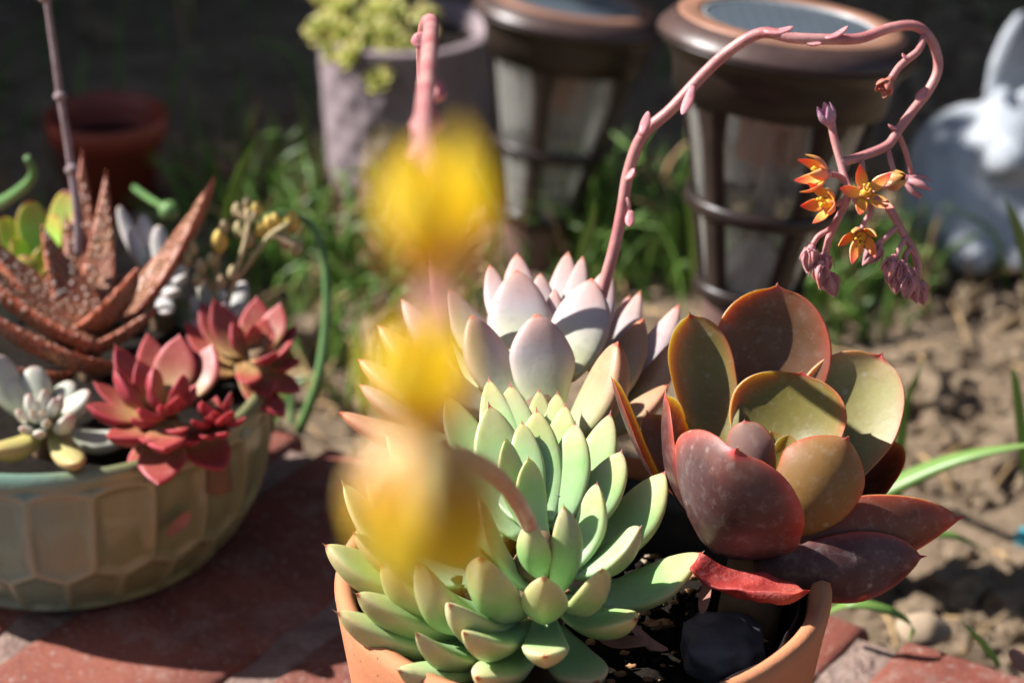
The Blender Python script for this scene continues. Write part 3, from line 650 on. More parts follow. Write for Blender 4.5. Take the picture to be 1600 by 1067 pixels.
# --- purple echeveria
pa = at(1185, 890, .70); pT = at(1215, 690, .70) + UP * .03
PU = thing('purple_echeveria', 'large dark purple echeveria with broad red edged leaves on the right of the terracotta pot', 'succulent', (pa[0], pa[1], zs))
G().tube(spline([np.array((pa[0] - .004, pa[1], zs - .01)), pa, at(1200, 820, .70), at(1215, 740, .703)], 12), [.009] * 9 + [.008, .006, .004, .002], 12).build('stem', 'plantstem', PU)
purple = [((1215,441,71.8),(1195,705,71.2),182,'purple',dict(cup=.30, bend=.12)), ((1077,486,71.5),(1128,715,70.6),112,'olive',dict(cup=.42, bend=.10, face=(1320,560,62))),
 ((1254,579,70.8),(1208,745,70.4),194,'olive',dict(cup=.42, bend=.16)), ((1380,549,71.6),(1235,790,70.4),172,'pale_olive',dict(cup=.36, bend=.12, face=(1200,560,58))),
 ((1327,680,68.4),(1228,828,68.8),142,'olive',dict(cup=.40, bend=.16, pe=1.7, qe=.7, face=(1230,640,84))), ((1152,698,65.9),(1150,856,69.8),244,'purple',dict(cup=.46, bend=.18, keel=1.5, T=.17, ridge=.7, tm=.55, side=((1062,655,67.5),(1252,805,66.8)))),
 ((955,587,69.5),(1035,765,70.2),66,'purple',dict(cup=.35, bend=.05)), ((1163,654,69.2),(1190,775,69.8),82,'dusky',dict(cup=.40, face=(1275,660,74))), ((1233,678,70.6),(1220,745,70.3),40,'olive',dict(cup=.5)),
 ((1398,683,73),(1245,840,70.6),140,'purple',dict(cup=.42, bend=.14)), ((1508,806,70),(1180,885,69.2),150,'backlit',dict(cup=.45, bend=.10, tm=.5, pe=1.7, qe=.75, twist=-.35, face=(1340,690,78))),
 ((1448,868,69),(1180,902,69),118,'purple',dict(cup=.35, bend=.10, pe=1.8, qe=.7, face=(1310,720,78))), ((1040,610,69.6),(1150,868,69.6),150,'purple',dict(cup=.42, bend=.16)),
 ((1300,850,72),(1205,870,70.2),100,'purple',dict(cup=.3)), ((1010,640,73),(1150,830,71),110,'purple',dict(cup=.4)), ((1205,672,71),(1210,745,70.5),44,'olive',dict(cup=.5)), ((1330,600,73.5),(1225,800,71.2),150,'purple',dict(cup=.3))]
for tip, base, wd, m, kw in purple: put_leaf(PU, 'purple', tip, base, wd, pT, m, nu=26, nv=24, **kw)
put_leaf(PU, 'purple', (1262, 930, 66.2), (1088, 880, 67.6), 66, at(1180, 700, .64), 'withered', label='crumpled bright red withered leaf at the base', T=.40, cup=.45, bend=.16, twist=.9, crumple=.30, wav=.05, bf=.6, tm=.5, qe=.4, mucro=0, nu=26, nv=24, seed=2)
for k, (a, b, w_) in enumerate([((1095,955,67),(1110,880,68.5),22), ((1040,1020,65.5),(985,965,67),20), ((1010,1010,66),(930,985,67),40)]):
    put_leaf(PU if k == 0 else GR, 'flat', a, b, w_, gT, 'dryleaf', name='dead_leaf', wav=.08, seed=k)

# ================================================================== GLAZED BOWL AND ITS PLANTS
BX, BY, BR, BH = -.161, .800, .0765, .0665
def bowl():
    t = thing('planter_bowl', 'round glazed ceramic bowl with hexagon facets in teal and golden brown', 'bowl', (BX, BY, 0))
    key = [(.044, .0005), (.054, .002), (.062, .010), (.0690, .021), (.0735, .032), (.0760, .044), (BR, .054), (.0757, .0625), (.0745, .0655), (.0725, BH), (.0705, .0655)]
    prof = spline([(r, 0, z) for r, z in key], 74); n = 420; V = []; A = []
    NC = 22
    for i, p in enumerate(prof):
        r0, z = p[0], p[2]
        for j in range(n):
            q = 2 * math.pi * j / n; U = q / (2 * math.pi) * NC
            # two staggered rows of elongated hexagon cells
            best = sorted(math.hypot((U - cu + NC / 2) % NC - NC / 2, (z - cz) / sz) + o for cu, cz, sz, o in
                          [(round(U), .041, .030, 0), (round(U) + 1, .041, .030, 0), (round(U) - 1, .041, .030, 0), (math.floor(U) + .5, .012, .020, 0), (math.floor(U) + 1.5, .012, .020, 0), (math.floor(U) - .5, .012, .020, 0), (U, .074, .022, .0)])
            e = min(1, (best[1] - best[0]) * 2.2); dep = .0030 * (1 - (1 - e) ** 2) if .004 < z < .061 and i < 64 else 0
            V.append((BX + (r0 - dep) * math.cos(q), BY + (r0 - dep) * math.sin(q), z)); A.append((e, .5 + .5 * math.cos(q), .5))
    k = len(prof); F = [(i * n + j, i * n + (j + 1) % n, (i + 1) * n + (j + 1) % n, (i + 1) * n + j) for i in range(k - 1) for j in range(n)]
    g = G().add(V, F, 0, A)
    g.lathe([(.0705, .0655), (.069, .060), (.066, .045), (.05, .02), (0, .015)], Matrix.Translation((BX, BY, 0)), 60)
    g.lathe([(.0442, .0005), (.0001, .0008)], Matrix.Translation((BX, BY, 0)), 60)
    g.build('wall', 'glaze', t)
    g = G(); V = []; n = 30
    for j in range(n + 1):
        for i in range(n + 1):
            a, b = 2 * i / n - 1, 2 * j / n - 1; x = a * math.sqrt(1 - b * b / 2) * .0688; y = b * math.sqrt(1 - a * a / 2) * .0688
            p = Vector((BX + x, BY + y, .057)); p.z += .003 * mnoise.noise(p * 70); V.append(p)
    g.add(V, [(j * (n + 1) + i, j * (n + 1) + i + 1, (j + 1) * (n + 1) + i + 1, (j + 1) * (n + 1) + i) for j in range(n) for i in range(n)])
    g.build('potting_soil', 'potsoil', t)
bowl()
# withered petal stuck on the bowl
th = math.radians(-52); c = np.array((BX + .0775 * math.cos(th), BY + .0775 * math.sin(th), .0405)); d = np.array((-math.sin(th), math.cos(th), .55))
o = G().leaf(c - unit(d) * .005, c + unit(d) * .006, .0055, .0012, c + np.array((math.cos(th), math.sin(th), 0)) * .1, bend=.1, cup=.4, wav=.05, mucro=0).build('fallen_petal', 'dryleaf', loc=c)
tag(o, 'small dried reddish petal stuck to the front of the glazed bowl', 'petal')

def bowl_plant(name, label, ax, kind, mat, leaves, top=.06, **kw):
    a = at(*ax); T = a + UP * top; z0 = .055
    t = thing(name, label, 'succulent', (a[0], a[1], z0))
    G().tube([np.array((a[0], a[1], z0 - .008)), np.array((a[0], a[1], (z0 + a[2]) / 2)), a + UP * .006], [.005, .0045, .003], 10).build('stem', 'plantstem', t)
    for L in leaves:
        tip, base, wd = L[:3], L[3:6], L[6]; m = L[7] if len(L) > 7 else mat
        put_leaf(t, kind, tip, base, wd * (1.22 if kind == 'aloe' else .85 if mat == 'ghost' else 1.18 if kind == 'redrose' else 1.05), T, m, nu=16, nv=14, **kw)
    return t
AL = bowl_plant('aloe', 'rusty red aloe with rough pointed leaves in the glazed bowl', (140, 540, .91), 'aloe', 'aloe',
  [(335,275,91,190,500,91,60),(128,233,95,130,470,93,48),(166,265,94,150,480,92.5,46),(64,350,92,130,500,91.5,64),(216,418,88.5,128,520,90.5,70),(-60,335,91,150,525,91,64),
   (-60,395,88.5,158,542,89.5,68),(245,480,89,118,552,89.5,48),(58,536,86.5,165,575,88.5,48),(0,570,86.8,110,585,88.5,38),(-30,480,87.5,130,565,89,60),(200,425,94,150,500,93,52),(100,330,94,140,490,92.5,46),(20,440,90,140,530,90.5,50)], top=.08)
g = G().tube(path_px([(122,400,92.5),(121,340,92),(112,265,91.5),(104,210,91),(94,150,90.5),(86,90,90),(76,20,89.5),(68,-40,89)], 40), [.0016 - .0005 * i / 40 for i in range(41)], 8)
for x, y, d in ((94,150,90.4), (112,265,91.3), (71,-4,89.2)): g.ball(at(x, y, d / 100), .0021, 1, .2, 2)
g.build('dry_flower_stalk', 'twig', AL)['label'] = 'thin dry grey stalk rising out of the picture'
bowl_plant('red_rosette', 'front red rosette hanging over the rim of the glazed bowl', (262, 648, .853), 'redrose', 'redrose',
  [(179,537,85.5,248,632,85,52),(280,521,86,262,625,85.3,60),(178,575,83.8,240,640,84.6,60),(240,572,84.3,257,636,84.8,48),(285,582,83.8,268,640,84.8,38),(133,633,84,230,650,85,58),(166,683,83,245,660,84.5,60),
   (246,758,82.5,260,672,84.3,66),(254,702,82,262,655,84.2,58),(217,637,83,255,652,84.3,38),(278,617,83.2,266,645,84.3,28),(231,607,83.6,258,645,84.3,26),(144,595,86,235,640,85.5,36),(333,535,86,285,630,85.3,62),
   (229,519,87,255,620,86,46),(352,735,84,300,668,85,62),(200,738,84,240,675,85,34),(215,560,85,250,635,85,44),(305,600,84.6,275,640,84.9,40),(310,690,83.6,275,665,84.6,46),(205,655,83.4,248,655,84.5,40),(225,690,82.6,255,662,84.3,40),(285,672,82.8,266,658,84.2,34),(250,630,83.2,260,650,84.2,16),(262,628,83.2,262,650,84.2,16)], top=.05)
bowl_plant('red_offset', 'smallest red rosette beside the front one on the bowl rim', (335, 655, .850), 'redrose', 'redrose',
  [(300,655,83,335,655,84.8,28),(315,625,83.6,335,655,84.8,28),(360,612,84.2,338,652,84.8,28),(362,640,83,338,655,84.6,26),(384,652,84,340,658,84.8,28),(352,676,83,336,660,84.8,28),(320,682,83,333,660,84.8,28),(338,618,84.6,335,655,84.9,28),(335,640,83.4,336,655,84.5,18),(345,655,83.2,337,657,84.5,18),(322,650,83.3,334,657,84.5,18)], top=.04)
bowl_plant('red_rosette', 'rear red rosette by the dry flower buds at the right of the bowl', (402, 570, .888), 'redrose', 'redrose',
  [(332,465,90,385,560,89.5,46),(401,462,90.5,400,550,89.5,46),(438,472,90,410,550,89.3,40),(465,506,90,415,555,89.3,30),(433,548,87.5,395,562,88.6,34),(458,532,88.5,410,560,89,32),(472,612,89,410,575,89,46),(448,652,88,375,570,89,50),
   (312,469,91,375,560,90,46),(287,502,91,370,570,90,46),(415,495,88.8,405,550,89,28),(395,505,88.5,400,552,89,28),(428,512,88.8,405,552,89,26),(362,502,88.5,392,560,89,40),(472,562,89,410,570,89,34),(298,560,89,370,580,89.5,44),(420,620,88,400,575,88.8,44),(385,600,87.5,392,570,88.6,36)], top=.05)
bowl_plant('pachyphytum', 'pale grey plump leaved succulent at the left front of the glazed bowl', (66, 655, .857), 'fat', 'pale',
  [(52,572,86.5,62,640,86,46),(140,612,86,78,650,86,48),(205,682,85.5,95,672,85.8,52),(122,724,82.5,84,668,85,46,'yellowpale'),(-14,702,83.5,60,678,85,50,'yellowpale'),(-8,555,86,48,650,86,58),(108,648,83.5,86,668,84.8,32),(112,596,87,78,640,86.3,42),(15,590,86,55,650,86,40),
   (45,615,84,58,650,85,22),(70,608,84,66,648,85,22),(86,622,84,72,650,85,22),(28,640,83.8,55,655,85,22),(34,668,83.6,57,660,85,22),(60,676,83.4,64,660,85,22),(50,640,83.4,60,655,84.8,16),(66,640,83.4,65,655,84.8,16),(74,655,83.2,67,657,84.8,16),(95,618,85,74,648,85.4,24)], top=.05)
bowl_plant('crassula', 'bright green succulent with red leaf edges behind the aloe', (60, 440, .955), 'flat', 'crass',
  [(106,298,96,75,420,96,54),(45,315,96,65,420,96,50),(2,340,96,55,420,96,48),(18,372,95,60,430,95.5,52),(72,382,94.5,65,430,95.5,52),(-12,392,95,50,430,95.5,44),(88,335,95,70,420,95.5,50),(112,352,95,75,425,95.5,46),(40,400,94,60,440,95,50),(88,410,94,70,440,95,44)], top=.06)
bowl_plant('ghost_plant', 'small grey leaved succulent between the aloe and the red rosettes', (250, 440, .945), 'fat', 'ghost',
  [(222,335,95.5,245,420,95,34),(186,322,96,235,420,95.2,32),(203,358,95,240,425,94.8,34),(248,352,95,250,425,94.8,34),(272,372,95,256,425,94.8,36),(296,395,94.5,260,435,94.6,34),(275,455,93,255,445,94.3,34),(262,490,92.5,252,450,94,36),(230,400,94,248,435,94.5,30),(290,430,93.8,260,440,94.4,32)], top=.05)
GP = bowl_plant('ghost_plant', 'grey green succulent carrying dry flower buds behind the rear red rosette', (338, 510, .920), 'fat', 'ghost',
  [(318,438,92,335,500,92,34,'pale'),(300,462,91.5,332,505,92,34,'pale'),(346,448,92.5,340,500,92,32),(382,440,92.5,345,500,92,48),(352,472,91,340,508,91.8,30),(300,500,91,332,515,91.8,34),(370,480,91.5,345,508,91.8,34),(312,418,93,335,495,92.2,30)], top=.05)
g = G()
stems = [[(338,505,92),(335,460,91.8),(339,410,91.5),(342,388,91.4)], [(350,500,92),(362,450,91.6),(380,422,91.4),(400,395,91.2),(424,366,91),(452,350,90.8)], [(335,455,91.8),(322,435,91.6),(308,415,91.5),(294,405,91.5)], [(362,450,91.6),(366,430,91.4),(382,385,91),(388,350,91),(386,326,91)],
         [(385,372,91),(374,358,91)], [(388,350,91),(400,332,91)], [(386,345,91),(371,332,91)], [(424,366,91),(444,376,91),(462,386,91)], [(342,400,91.5),(350,358,91.5)], [(322,435,91.6),(310,436,91.4)], [(337,450,91.7),(345,438,91.5)]]
for s_ in stems: g.tube(path_px(s_, 10), .0011, 7)
st = g.build('flower_stalk', 'drybud', GP)
for k, (x, y, r, m) in enumerate([(342,376,.0033,'ybud'),(350,354,.0021,'drybud'),(371,328,.0024,'drybud'),(386,318,.0024,'drybud'),(400,328,.0026,'ybud'),(373,358,.0023,'drybud'),(389,374,.0024,'drybud'),(420,352,.0030,'ybud'),(408,358,.0026,'ybud'),(456,345,.0030,'ybud'),(444,374,.0026,'drybud'),(463,387,.0025,'drybud'),(313,416,.0025,'drybud'),(292,404,.0025,'drybud'),(308,437,.0022,'drybud'),(364,427,.0024,'drybud'),(345,439,.0022,'drybud'),(300,388,.0025,'drybud'),(330,405,.0022,'drybud'),(430,346,.0026,'ybud')]):
    g = G(); a = at(x, y, .912); 
    g.leaf(a - UP * r * 1.2, a + UP * r * 1.5, r * 2, r * 1.9, a - _f, bend=.0, cup=0, tm=.4, bf=.5, pe=1.6, qe=.7, mucro=.04, nu=8, nv=10, ku=.5); g.build('flower_bud', m, st)

# ================================================================== SOLAR LAMPS
def lamp(label, base, top, Rt, spin=0, ground_z=SOIL):
    """base = middle of the lower ring, top = middle of the cap"""
    base = np.array(base); top = np.array(top); ax = Vector(unit(top - base)); H = float(np.linalg.norm(top - base))
    t = thing('solar_lamp', label, 'lamp', (base[0], base[1], ground_z), 'solar path lamps')
    q = ax.to_track_quat('Z', 'Y'); M = Matrix.Translation(Vector(base)) @ q.to_matrix().to_4x4() @ Matrix.Rotation(spin, 4, 'Z')
    k = Rt / .0525
    rb, rt = .0195 * k, .0405 * k; zt = H - .030 * k                 # glass shade radii and its top
    def rad(z): return rb + (rt - rb) * max(0, z / zt) ** 1.08
    hood = [(rad(zt) - .002 * k, zt - .002), (rad(zt) + .0025 * k, zt - .002), (.0445 * k, H - .020 * k), (.0478 * k, H - .014 * k), (.0492 * k, H - .0125 * k), (.0512 * k, H - .0118 * k), (.0525 * k, H - .0098 * k)]
    G().lathe(hood + [(.0525 * k, H - .0092 * k), (.047 * k, H - .0092 * k), (.036 * k, H - .012 * k), (.034 * k, zt)], M, 72, close=True).build('hood', 'bronze', t)
    bev = [(.0522 * k, H - .0090 * k), (.0518 * k, H - .0072 * k), (.0462 * k, H - .0014 * k), (.0450 * k, H - .0012 * k), (.044 * k, H - .006 * k)]
    G().lathe(bev, M, 72, close=True).build('rim_band', 'bevel', t)
    capp = [(.0449 * k, H - .0009 * k), (.0440 * k, H - .0003 * k), (.0372 * k, H), (.0358 * k, H - .0004 * k), (.0354 * k, H - .0025 * k), (.0354 * k, H - .0089 * k), (.0436 * k, H - .0058 * k)]
    cap = G().lathe(capp, M, 72, close=True).build('cap_ring', 'copper', t)
    pn = G().lathe([(.0338 * k, H - .0014 * k), (.02 * k, H - .0012 * k), (.0002, H - .0011 * k)], M, 64).build('solar_panel', 'panel', t)
    G().lathe([(.0353 * k, H - .0020 * k), (.0351 * k, H - .0008 * k), (.0340 * k, H - .0008 * k), (.0338 * k, H - .0022 * k)], M, 64, close=True).build('panel_rim', 'panelrim', pn)
    G().lathe([(rad(z) - .0022 * k, z) for z in np.linspace(.002, zt + .001, 9)], M, 60).build('glass_shade', 'glass', t)
    for j in range(5):
        an = 2 * math.pi * j / 5; g = G(); hw = .0042 * k; rows = []
        for z in np.linspace(.0, zt + .002, 10):
            for dr, s_ in ((.0016 * k, -1), (.0016 * k, 1), (-.0016 * k, 1), (-.0016 * k, -1)):
                wv = hw * (1 + .9 * max(0, z / zt - .82) / .18) * (1 + .5 * max(0, .1 - z / zt) / .1)
                a_ = an + s_ * wv / rad(z); rows.append(M @ Vector(((rad(z) + dr) * math.cos(a_), (rad(z) + dr) * math.sin(a_), z)))
        g.add(rows, [(i * 4 + c, i * 4 + (c + 1) % 4, i * 4 + 4 + (c + 1) % 4, i * 4 + 4 + c) for i in range(9) for c in range(4)]); g.build('rib', 'bronze', t)
    def ring(z, name, h=.0045 * k, out=.0030 * k):
        G().lathe([(rad(z - h / 2) + out * .6, z - h / 2), (rad(z) + out, z - h / 4), (rad(z) + out, z + h / 4), (rad(z + h / 2) + out * .6, z + h / 2), (rad(z + h / 2) - .001 * k, z + h / 2), (rad(z - h / 2) - .001 * k, z - h / 2)], M, 60, close=True).build(name, 'bronze', t)
    ring(zt * .46, 'middle_ring', .0065 * k, .0034 * k); ring(.003 * k, 'lower_ring', .007 * k)
    G().lathe([(.0185 * k, .006 * k), (.0135 * k, .014 * k), (.0055 * k, .0225 * k), (.0001, .025 * k)], M, 48).build('reflector', 'chrome', t)
    G().lathe([(.0135 * k, zt - .028 * k), (.0135 * k, zt - .012 * k), (.030 * k, zt - .004 * k)], M, 40).build('light_housing', 'copper', t)
    fp = Vector(base) - ax * .12 * k
    g = G().lathe([(.0001, .0022 * k), (.0175 * k, .0020 * k), (.0190 * k, -.001 * k), (.0185 * k, -.004 * k), (.0172 * k, -.012 * k), (.0160 * k, -.05 * k), (.0150 * k, -.09 * k), (.006 * k, -.14 * k), (.0002, -.16 * k)], M, 40)
    g.build('stake', 'stake', t)
lamp('nearer bronze solar lamp behind the purple echeveria, a pink flower stalk across its cap', at(1168, 462, 1.035), at(1236, 30, .995), .0525, .35)
lamp('farther bronze solar lamp beside the grey pot, cut off at the top of the picture', at(840, 345, 1.375), at(896, 2, 1.335), .0525, .95)

# ================================================================== BACKGROUND POTS
gp_c = at(640, 335, 1.50); 
def grey_pot():
    x, y = gp_c[0], gp_c[1]; t = thing('grey_pot', 'rough pinkish grey pot with a woven pattern, full of green rosettes', 'flower pot', (x, y, SOIL))
    H, r = .102, .0505; V = []; A = []; n = 220; rows = 44
    for i in range(rows + 1):
        z = H * i / rows; r0 = r * (.92 + .08 * i / rows)
        for j in range(n):
            q = 2 * math.pi * j / n; d = .0008 * max(math.sin(14 * q + z * 240), math.sin(14 * q - z * 240)) if i < rows - 3 else .001
            V.append((x + (r0 + d) * math.cos(q), y + (r0 + d) * math.sin(q), SOIL + z - .004))
    F = [(i * n + j, i * n + (j + 1) % n, (i + 1) * n + (j + 1) % n, (i + 1) * n + j) for i in range(rows) for j in range(n)]
    g = G().add(V, F); M = Matrix.Translation((x, y, SOIL - .004))
    g.lathe([(r + .001, H), (r - .002, H + .0015), (r - .006, H), (r - .008, H - .02), (r - .01, .02)], M, 80); g.build('wall', 'greypot', t)
    G().lathe([(r - .0065, H - .012), (.02, H - .008), (.0002, H - .008)], M, 40).build('potting_soil', 'potsoil', t)
    top = SOIL + H
    s = thing('sedum', 'bright yellow green rosettes spilling over the rim of the grey pot', 'succulent', (x, y, top - .012))
    k = 0
    rr = random.Random(3)
    for px, py, D, R_ in [(500,45,1.43,.0105),(530,14,1.45,.0105),(542,58,1.42,.0100),(546,86,1.41,.0090),(590,18,1.45,.011),(622,30,1.43,.011),(612,62,1.42,.010),(640,86,1.41,.0095),(592,126,1.405,.0085),(655,52,1.44,.010),(570,45,1.44,.0105),(510,-5,1.47,.010),(560,-12,1.48,.011),(620,-10,1.48,.011),(670,20,1.47,.009),(580,85,1.42,.009),(600,105,1.41,.008),(660,90,1.42,.007),(520,80,1.42,.007)]:
        c = at(px, py, D); g = G(); ax = unit(np.array((rr.uniform(-.5, .5), rr.uniform(-.8, .1), 1.)) + .5 * unit(c - np.array((x, y, top))))
        u = unit(np.cross(ax, (1., .3, .1))); v = np.cross(ax, u)
        for i in range(13):
            q = i * 2.4; el = .25 + .95 * (i / 13); rdir = (math.cos(q) * u + math.sin(q) * v) * math.cos(el) + ax * math.sin(el); L = R_ * (1.05 - .35 * i / 13)
            g.leaf(c - ax * R_ * .3, c - ax * R_ * .3 + rdir * L * 1.25, L * .72, L * .30, c + ax * R_ * 4, bend=.12, cup=.15, mucro=.0, tm=.62, bf=.4, nu=7, nv=8)
        root = np.array((x + (c[0] - x) * .5, y + (c[1] - y) * .5, top - .014))
        g.tube([root, (root + c) / 2 + UP * .008, c - ax * R_ * .25], [.002, .002, .0025], 6); g.build('rosette', 'sedum', s)
grey_pot()
def red_pot():
    c = at_z(165, 176, SOIL + .064); x, y = c[0], c[1]; t = thing('red_pot', 'empty reddish brown plastic pot standing in the shade', 'flower pot', (x, y, SOIL)); M = Matrix.Translation((x, y, SOIL))
    H, r = .064, .0345
    G().lathe([(.0002, .004), (.0235, .004), (.0305, H - .014), (.0335, H - .014), (r, H - .001), (r - .001, H), (r - .002, H - .001), (.0308, H - .013), (.022, .008), (.0002, .008)], M, 56).build('wall', 'redplastic', t)
    G().lathe([(.0305, H - .018), (.01, H - .016), (.0002, H - .016)], M, 30).build('potting_soil', 'potsoil', t)
red_pot()

# ================================================================== RABBIT STATUE
def rabbit():
    b = at_z(1535, 412, SOIL); b[1] += .03; t = thing('rabbit_statue', 'white stone rabbit statue with upright ears at the right edge', 'statue', (b[0], b[1], SOIL))
    import bmesh
    bm = bmesh.new()
    def ell(px, py, D, rx, ry, rz, rot=(0, 0, 0)):
        p = at(px, py, D); M = Matrix.Translation(Vector(p - np.array((b[0], b[1], SOIL)))) @ Matrix.Rotation(rot[2], 4, 'Z') @ Matrix.Rotation(rot[1], 4, 'Y') @ Matrix.Rotation(rot[0], 4, 'X') @ Matrix.Diagonal((rx, ry, rz, 1))
        bmesh.ops.create_icosphere(bm, subdivisions=3, radius=1, matrix=M)
    D = b[1] * math.cos(PITCH) + (CAM_H - SOIL - .04) * math.sin(PITCH)
    ell(1520, 268, D + .005, .037, .040, .038); ell(1505, 325, D, .037, .038, .034); ell(1470, 340, D - .008, .020, .028, .022)  # trunk, rump, haunch
    ell(1570, 330, D - .005, .027, .026, .034)                                                      # chest
    ell(1572, 232, D - .022, .023, .025, .021); ell(1577, 248, D - .042, .013, .014, .011)         # head, muzzle
    ell(1572, 92, D - .010, .0085, .0055, .030, (0, R(14), 0)); ell(1622, 95, D - .008, .0085, .0055, .030, (0, R(20), 0))  # ears
    ell(1567, 165, D - .014, .008, .007, .012); ell(1608, 165, D - .014, .008, .007, .012)
    ell(1512, 386, D - .028, .015, .026, .013); ell(1590, 390, D - .030, .013, .022, .012); ell(1545, 360, D - .015, .026, .02, .022); ell(1560, 372, D - .025, .011, .012, .020); ell(1605, 372, D - .022, .011, .012, .020)
    ell(1438, 345, D + .012, .011, .011, .011)
    me = bpy.data.meshes.new('body'); bm.to_mesh(me); bm.free()
    o = bpy.data.objects.new('body', me); sc.collection.objects.link(o); o.parent = t
    m = o.modifiers.new('r', 'REMESH'); m.mode = 'VOXEL'; m.voxel_size = .0022; m.use_smooth_shade = True
    m2 = o.modifiers.new('s', 'SMOOTH'); m2.factor = .5; m2.iterations = 14
    dg = bpy.context.evaluated_depsgraph_get(); me2 = bpy.data.meshes.new_from_object(o.evaluated_get(dg)); o.modifiers.clear(); o.data = me2
    me2.polygons.foreach_set('use_smooth', [True] * len(me2.polygons)); me2.materials.clear(); me2.materials.append(MAT['statue'])
    for px in (1556, 1592):
        G().ball(at(px, 226, D - .042), .0028, 0, 0, 2).build('eye', 'eye', t)
rabbit()

# ================================================================== GRASS, BLADES, CLODS, STRAW
def soil_z(x, y): return SOIL + .002
def in_paving(x, y): return (x * VV[0] + y * VV[1]) < .70
def grass():
    rr = random.Random(11); g = G()
    spots = [(570,450,.08,130,.034),(500,430,.06,90,.04),(430,420,.05,50,.06),(470,400,.06,60,.07),(640,450,.06,60,.03),(960,400,.05,90,.07),(1030,430,.06,120,.075),(1290,520,.04,50,.06),(1090,400,.04,40,.08),(1330,470,.05,110,.07),(1380,440,.05,40,.05),(400,350,.06,20,.07),(300,300,.15,40,.07),(250,120,.2,18,.08),(1500,60,.2,25,.06),(600,640,.05,30,.05),(520,520,.05,30,.05),(740,430,.05,30,.03),(930,340,.05,40,.07),(380,60,.15,16,.08)]
    for px, py, sp, n, h in spots:
        c = at_z(px, py, SOIL)
        for k in range(n):
            x = c[0] + rr.gauss(0, sp * .5); y = c[1] + rr.gauss(0, sp * .4)
            if in_paving(x, y): continue
            a = rr.uniform(0, 6.28); lean = rr.uniform(.1, .8); hh = h * rr.uniform(.4, 1.1); d = np.array((math.cos(a), math.sin(a), 0))
            b = np.array((x, y, SOIL - .004)); g.blade([b, b + UP * hh * .55 + d * hh * lean * .25, b + UP * hh * (1 - lean * .35) + d * hh * lean * .9], rr.uniform(.002, .0045), up=unit(np.array((-d[1], d[0], .3))) if rr.random() < .5 else (0.2, -.9, .3), n=6, mat=1 if rr.random() < .16 else 2 if rr.random() < .3 else 0)
    tag(g.build('grass', ['grass', 'straw', 'blade']), 'loose green grass growing between the lamps and pots', 'grass', kind='stuff')
grass()
def clods():
    rr = random.Random(5); g = G()
    for k in range(13000):
        x = rr.uniform(-.45, .50); y = rr.uniform(.72, 1.75)
        if x < .1 and y > 1.4 and rr.random() < .7: continue
        if in_paving(x, y): continue
        if x < .12 and rr.random() < .55: continue
        r = rr.choice([.0010, .0014, .0014, .002, .002, .0028, .004, .0055, .009]) * rr.uniform(.7, 1.2)
        g.ball((x, y, SOIL + r * rr.uniform(-.1, .8)), r, k, .5, 1, scale=(1, rr.uniform(.7, 1.2), rr.uniform(.55, .9)), freq=1.6)
    tag(g.build('soil_clods', 'clod', smooth=False), 'loose crumbs and lumps of dry brown soil', 'soil', kind='stuff')
    g = G()
    for k in range(520):
        x = rr.uniform(-.35, .48); y = rr.uniform(.78, 1.4)
        if in_paving(x, y): continue
        a = rr.uniform(0, 6.28); L = rr.uniform(.008, .04); d = np.array((math.cos(a), math.sin(a), rr.uniform(-.1, .2))); b = np.array((x, y, SOIL + .007))
        g.tube([b, b + d * L * .5 + UP * .003, b + d * L], rr.uniform(.0005, .0011), 5)
    tag(g.build('straw_litter', 'straw'), 'dry straw and stalks scattered over the soil', 'straw', kind='stuff')
clods()
def blade_thing(pts, W, label, name='grass_blade', mat='blade', up=(0, -.5, .85), cat='grass blade', **kw):
    P_ = [at(x, y, d / 100) for x, y, d in pts]; g = G(); g.blade(P_, W, up=up, n=16, **kw)
    tag(g.build(name, mat, loc=P_[0]), label, cat, 'single grass blades')
blade_thing([(1260,870,94),(1330,800,93),(1430,745,92),(1520,712,91),(1640,690,90)], .0085, 'long broad green blade crossing the soil right of the purple echeveria')
blade_thing([(1402,800,104),(1405,700,100),(1415,630,98),(1443,562,96)], .0055, 'upright blade with a pale tip standing right of the purple echeveria', up=(.3, -.9, .2))
blade_thing([(1400,850,97),(1440,836,95),(1490,838,95),(1545,862,96)], .0045, 'bright green arched blade under the purple echeveria leaf tips')
blade_thing([(1290,958,86),(1330,943,85),(1390,955,85),(1425,978,86),(1419,1005,88)], .0040, 'arched blade bending over the brick edge beside the terracotta pot')
blade_thing([(1562,1040,86),(1535,1005,85),(1500,968,84)], .0030, 'short thin blade sticking up behind the bricks at bottom right', up=(.3, -.8, .4))
blade_thing([(1612,520,112),(1605,420,106),(1588,355,103),(1569,308,101)], .0075, 'tall blade at the right edge in front of the rabbit', up=(.3, -.9, .2))
blade_thing([(1604,760,98),(1596,680,96),(1586,600,94),(1580,572,93)], .0050, 'blade at the right edge below the rabbit', up=(.3, -.9, .2))
blade_thing([(350,350,106),(362,310,105),(378,262,104),(405,210,102)], .0055, 'pointed green blade rising behind the dry flower buds', up=(.3, -.9, .2))
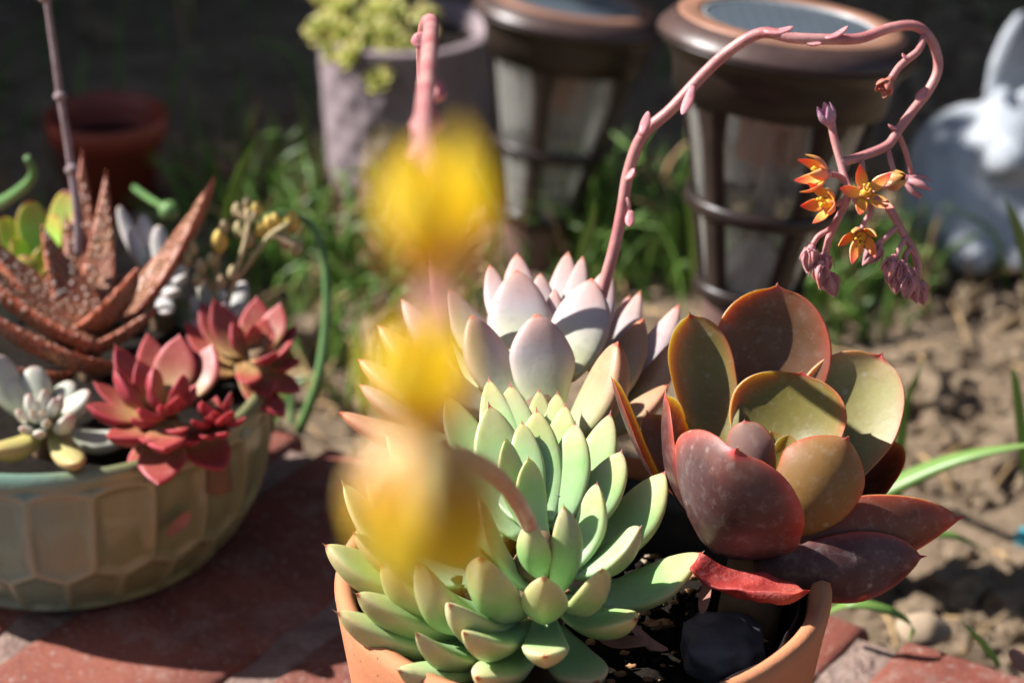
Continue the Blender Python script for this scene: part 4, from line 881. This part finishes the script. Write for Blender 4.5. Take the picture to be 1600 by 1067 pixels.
blade_thing([(1370,520,120),(1400,480,117),(1440,460,115),(1468,440,114)], .0035, 'thin blade with a dry tip on the soil below the pink flowers', up=(.3, -.9, .2))
blade_thing([(905,420,105),(912,380,103),(925,340,101),(930,310,100)], .0060, 'light green blade left of the pink flower stalk', up=(.3, -.9, .2))
blade_thing([(1085,450,112),(1082,380,108),(1076,330,106),(1065,300,105)], .0060, 'light green blade at the left side of the nearer lamp', up=(.3, -.9, .2))
def chive(pts, r, label):
    g = G(); p = path_px(pts, 30); g.tube(p, [r * (1 - .45 * i / 30) for i in range(31)], 10); tag(g.build('chive_leaf', 'chive', loc=p[0]), label, 'leaf', 'round chive leaves')
chive([(468,672,101),(495,600,100),(508,520,100),(510,440,100),(500,380,100),(480,345,100),(440,335,99.5),(400,345,99)], .0022, 'tall round green leaf arching beside the rear red rosette')
chive([(456,662,103),(455,630,103),(452,600,103)], .0016, 'short round green stub between the bowl and the terracotta pot')
chive([(-30,330,100),(10,312,98),(42,288,97),(52,268,96.5),(42,246,96)], .0026, 'hooked round green leaf at the left edge')
g = G(); p = path_px([(210,294,108),(232,310,106),(252,322,104),(262,328,103)], 12); g.tube(p, .0014, 8); g.ball(at(264, 329, 1.025), .0040, 1, .05, 2)
tag(g.build('round_bud', 'chive', loc=p[0]), 'round green bud on a thin stem behind the long aloe leaf', 'bud')
o = G().ball(at_z(1604, 842, SOIL + .006), .0055, 0, 0, 3).build('glass_bead', 'bluebead', loc=at_z(1604, 842, SOIL + .006)); tag(o, 'turquoise glass bead on the soil at the right edge', 'bead')
c = at_z(1442, 985, -.02); o = G().ball(c, .0085, 8, .10, 3, scale=(1.2, .9, .75), freq=1.0).build('stone', 'stone', loc=c); tag(o, 'rounded beige stone against the brick edge beside the terracotta pot', 'stone')
a, b = at(1625, 1050, .80), at(1574, 1016, .80); o = G().leaf(a, b, .010, .0025, a + UP * .2, bend=.1, cup=.2).build('fallen_leaf', 'dryleaf', loc=a); tag(o, 'dark reddish leaf tip at the bottom right corner', 'leaf')
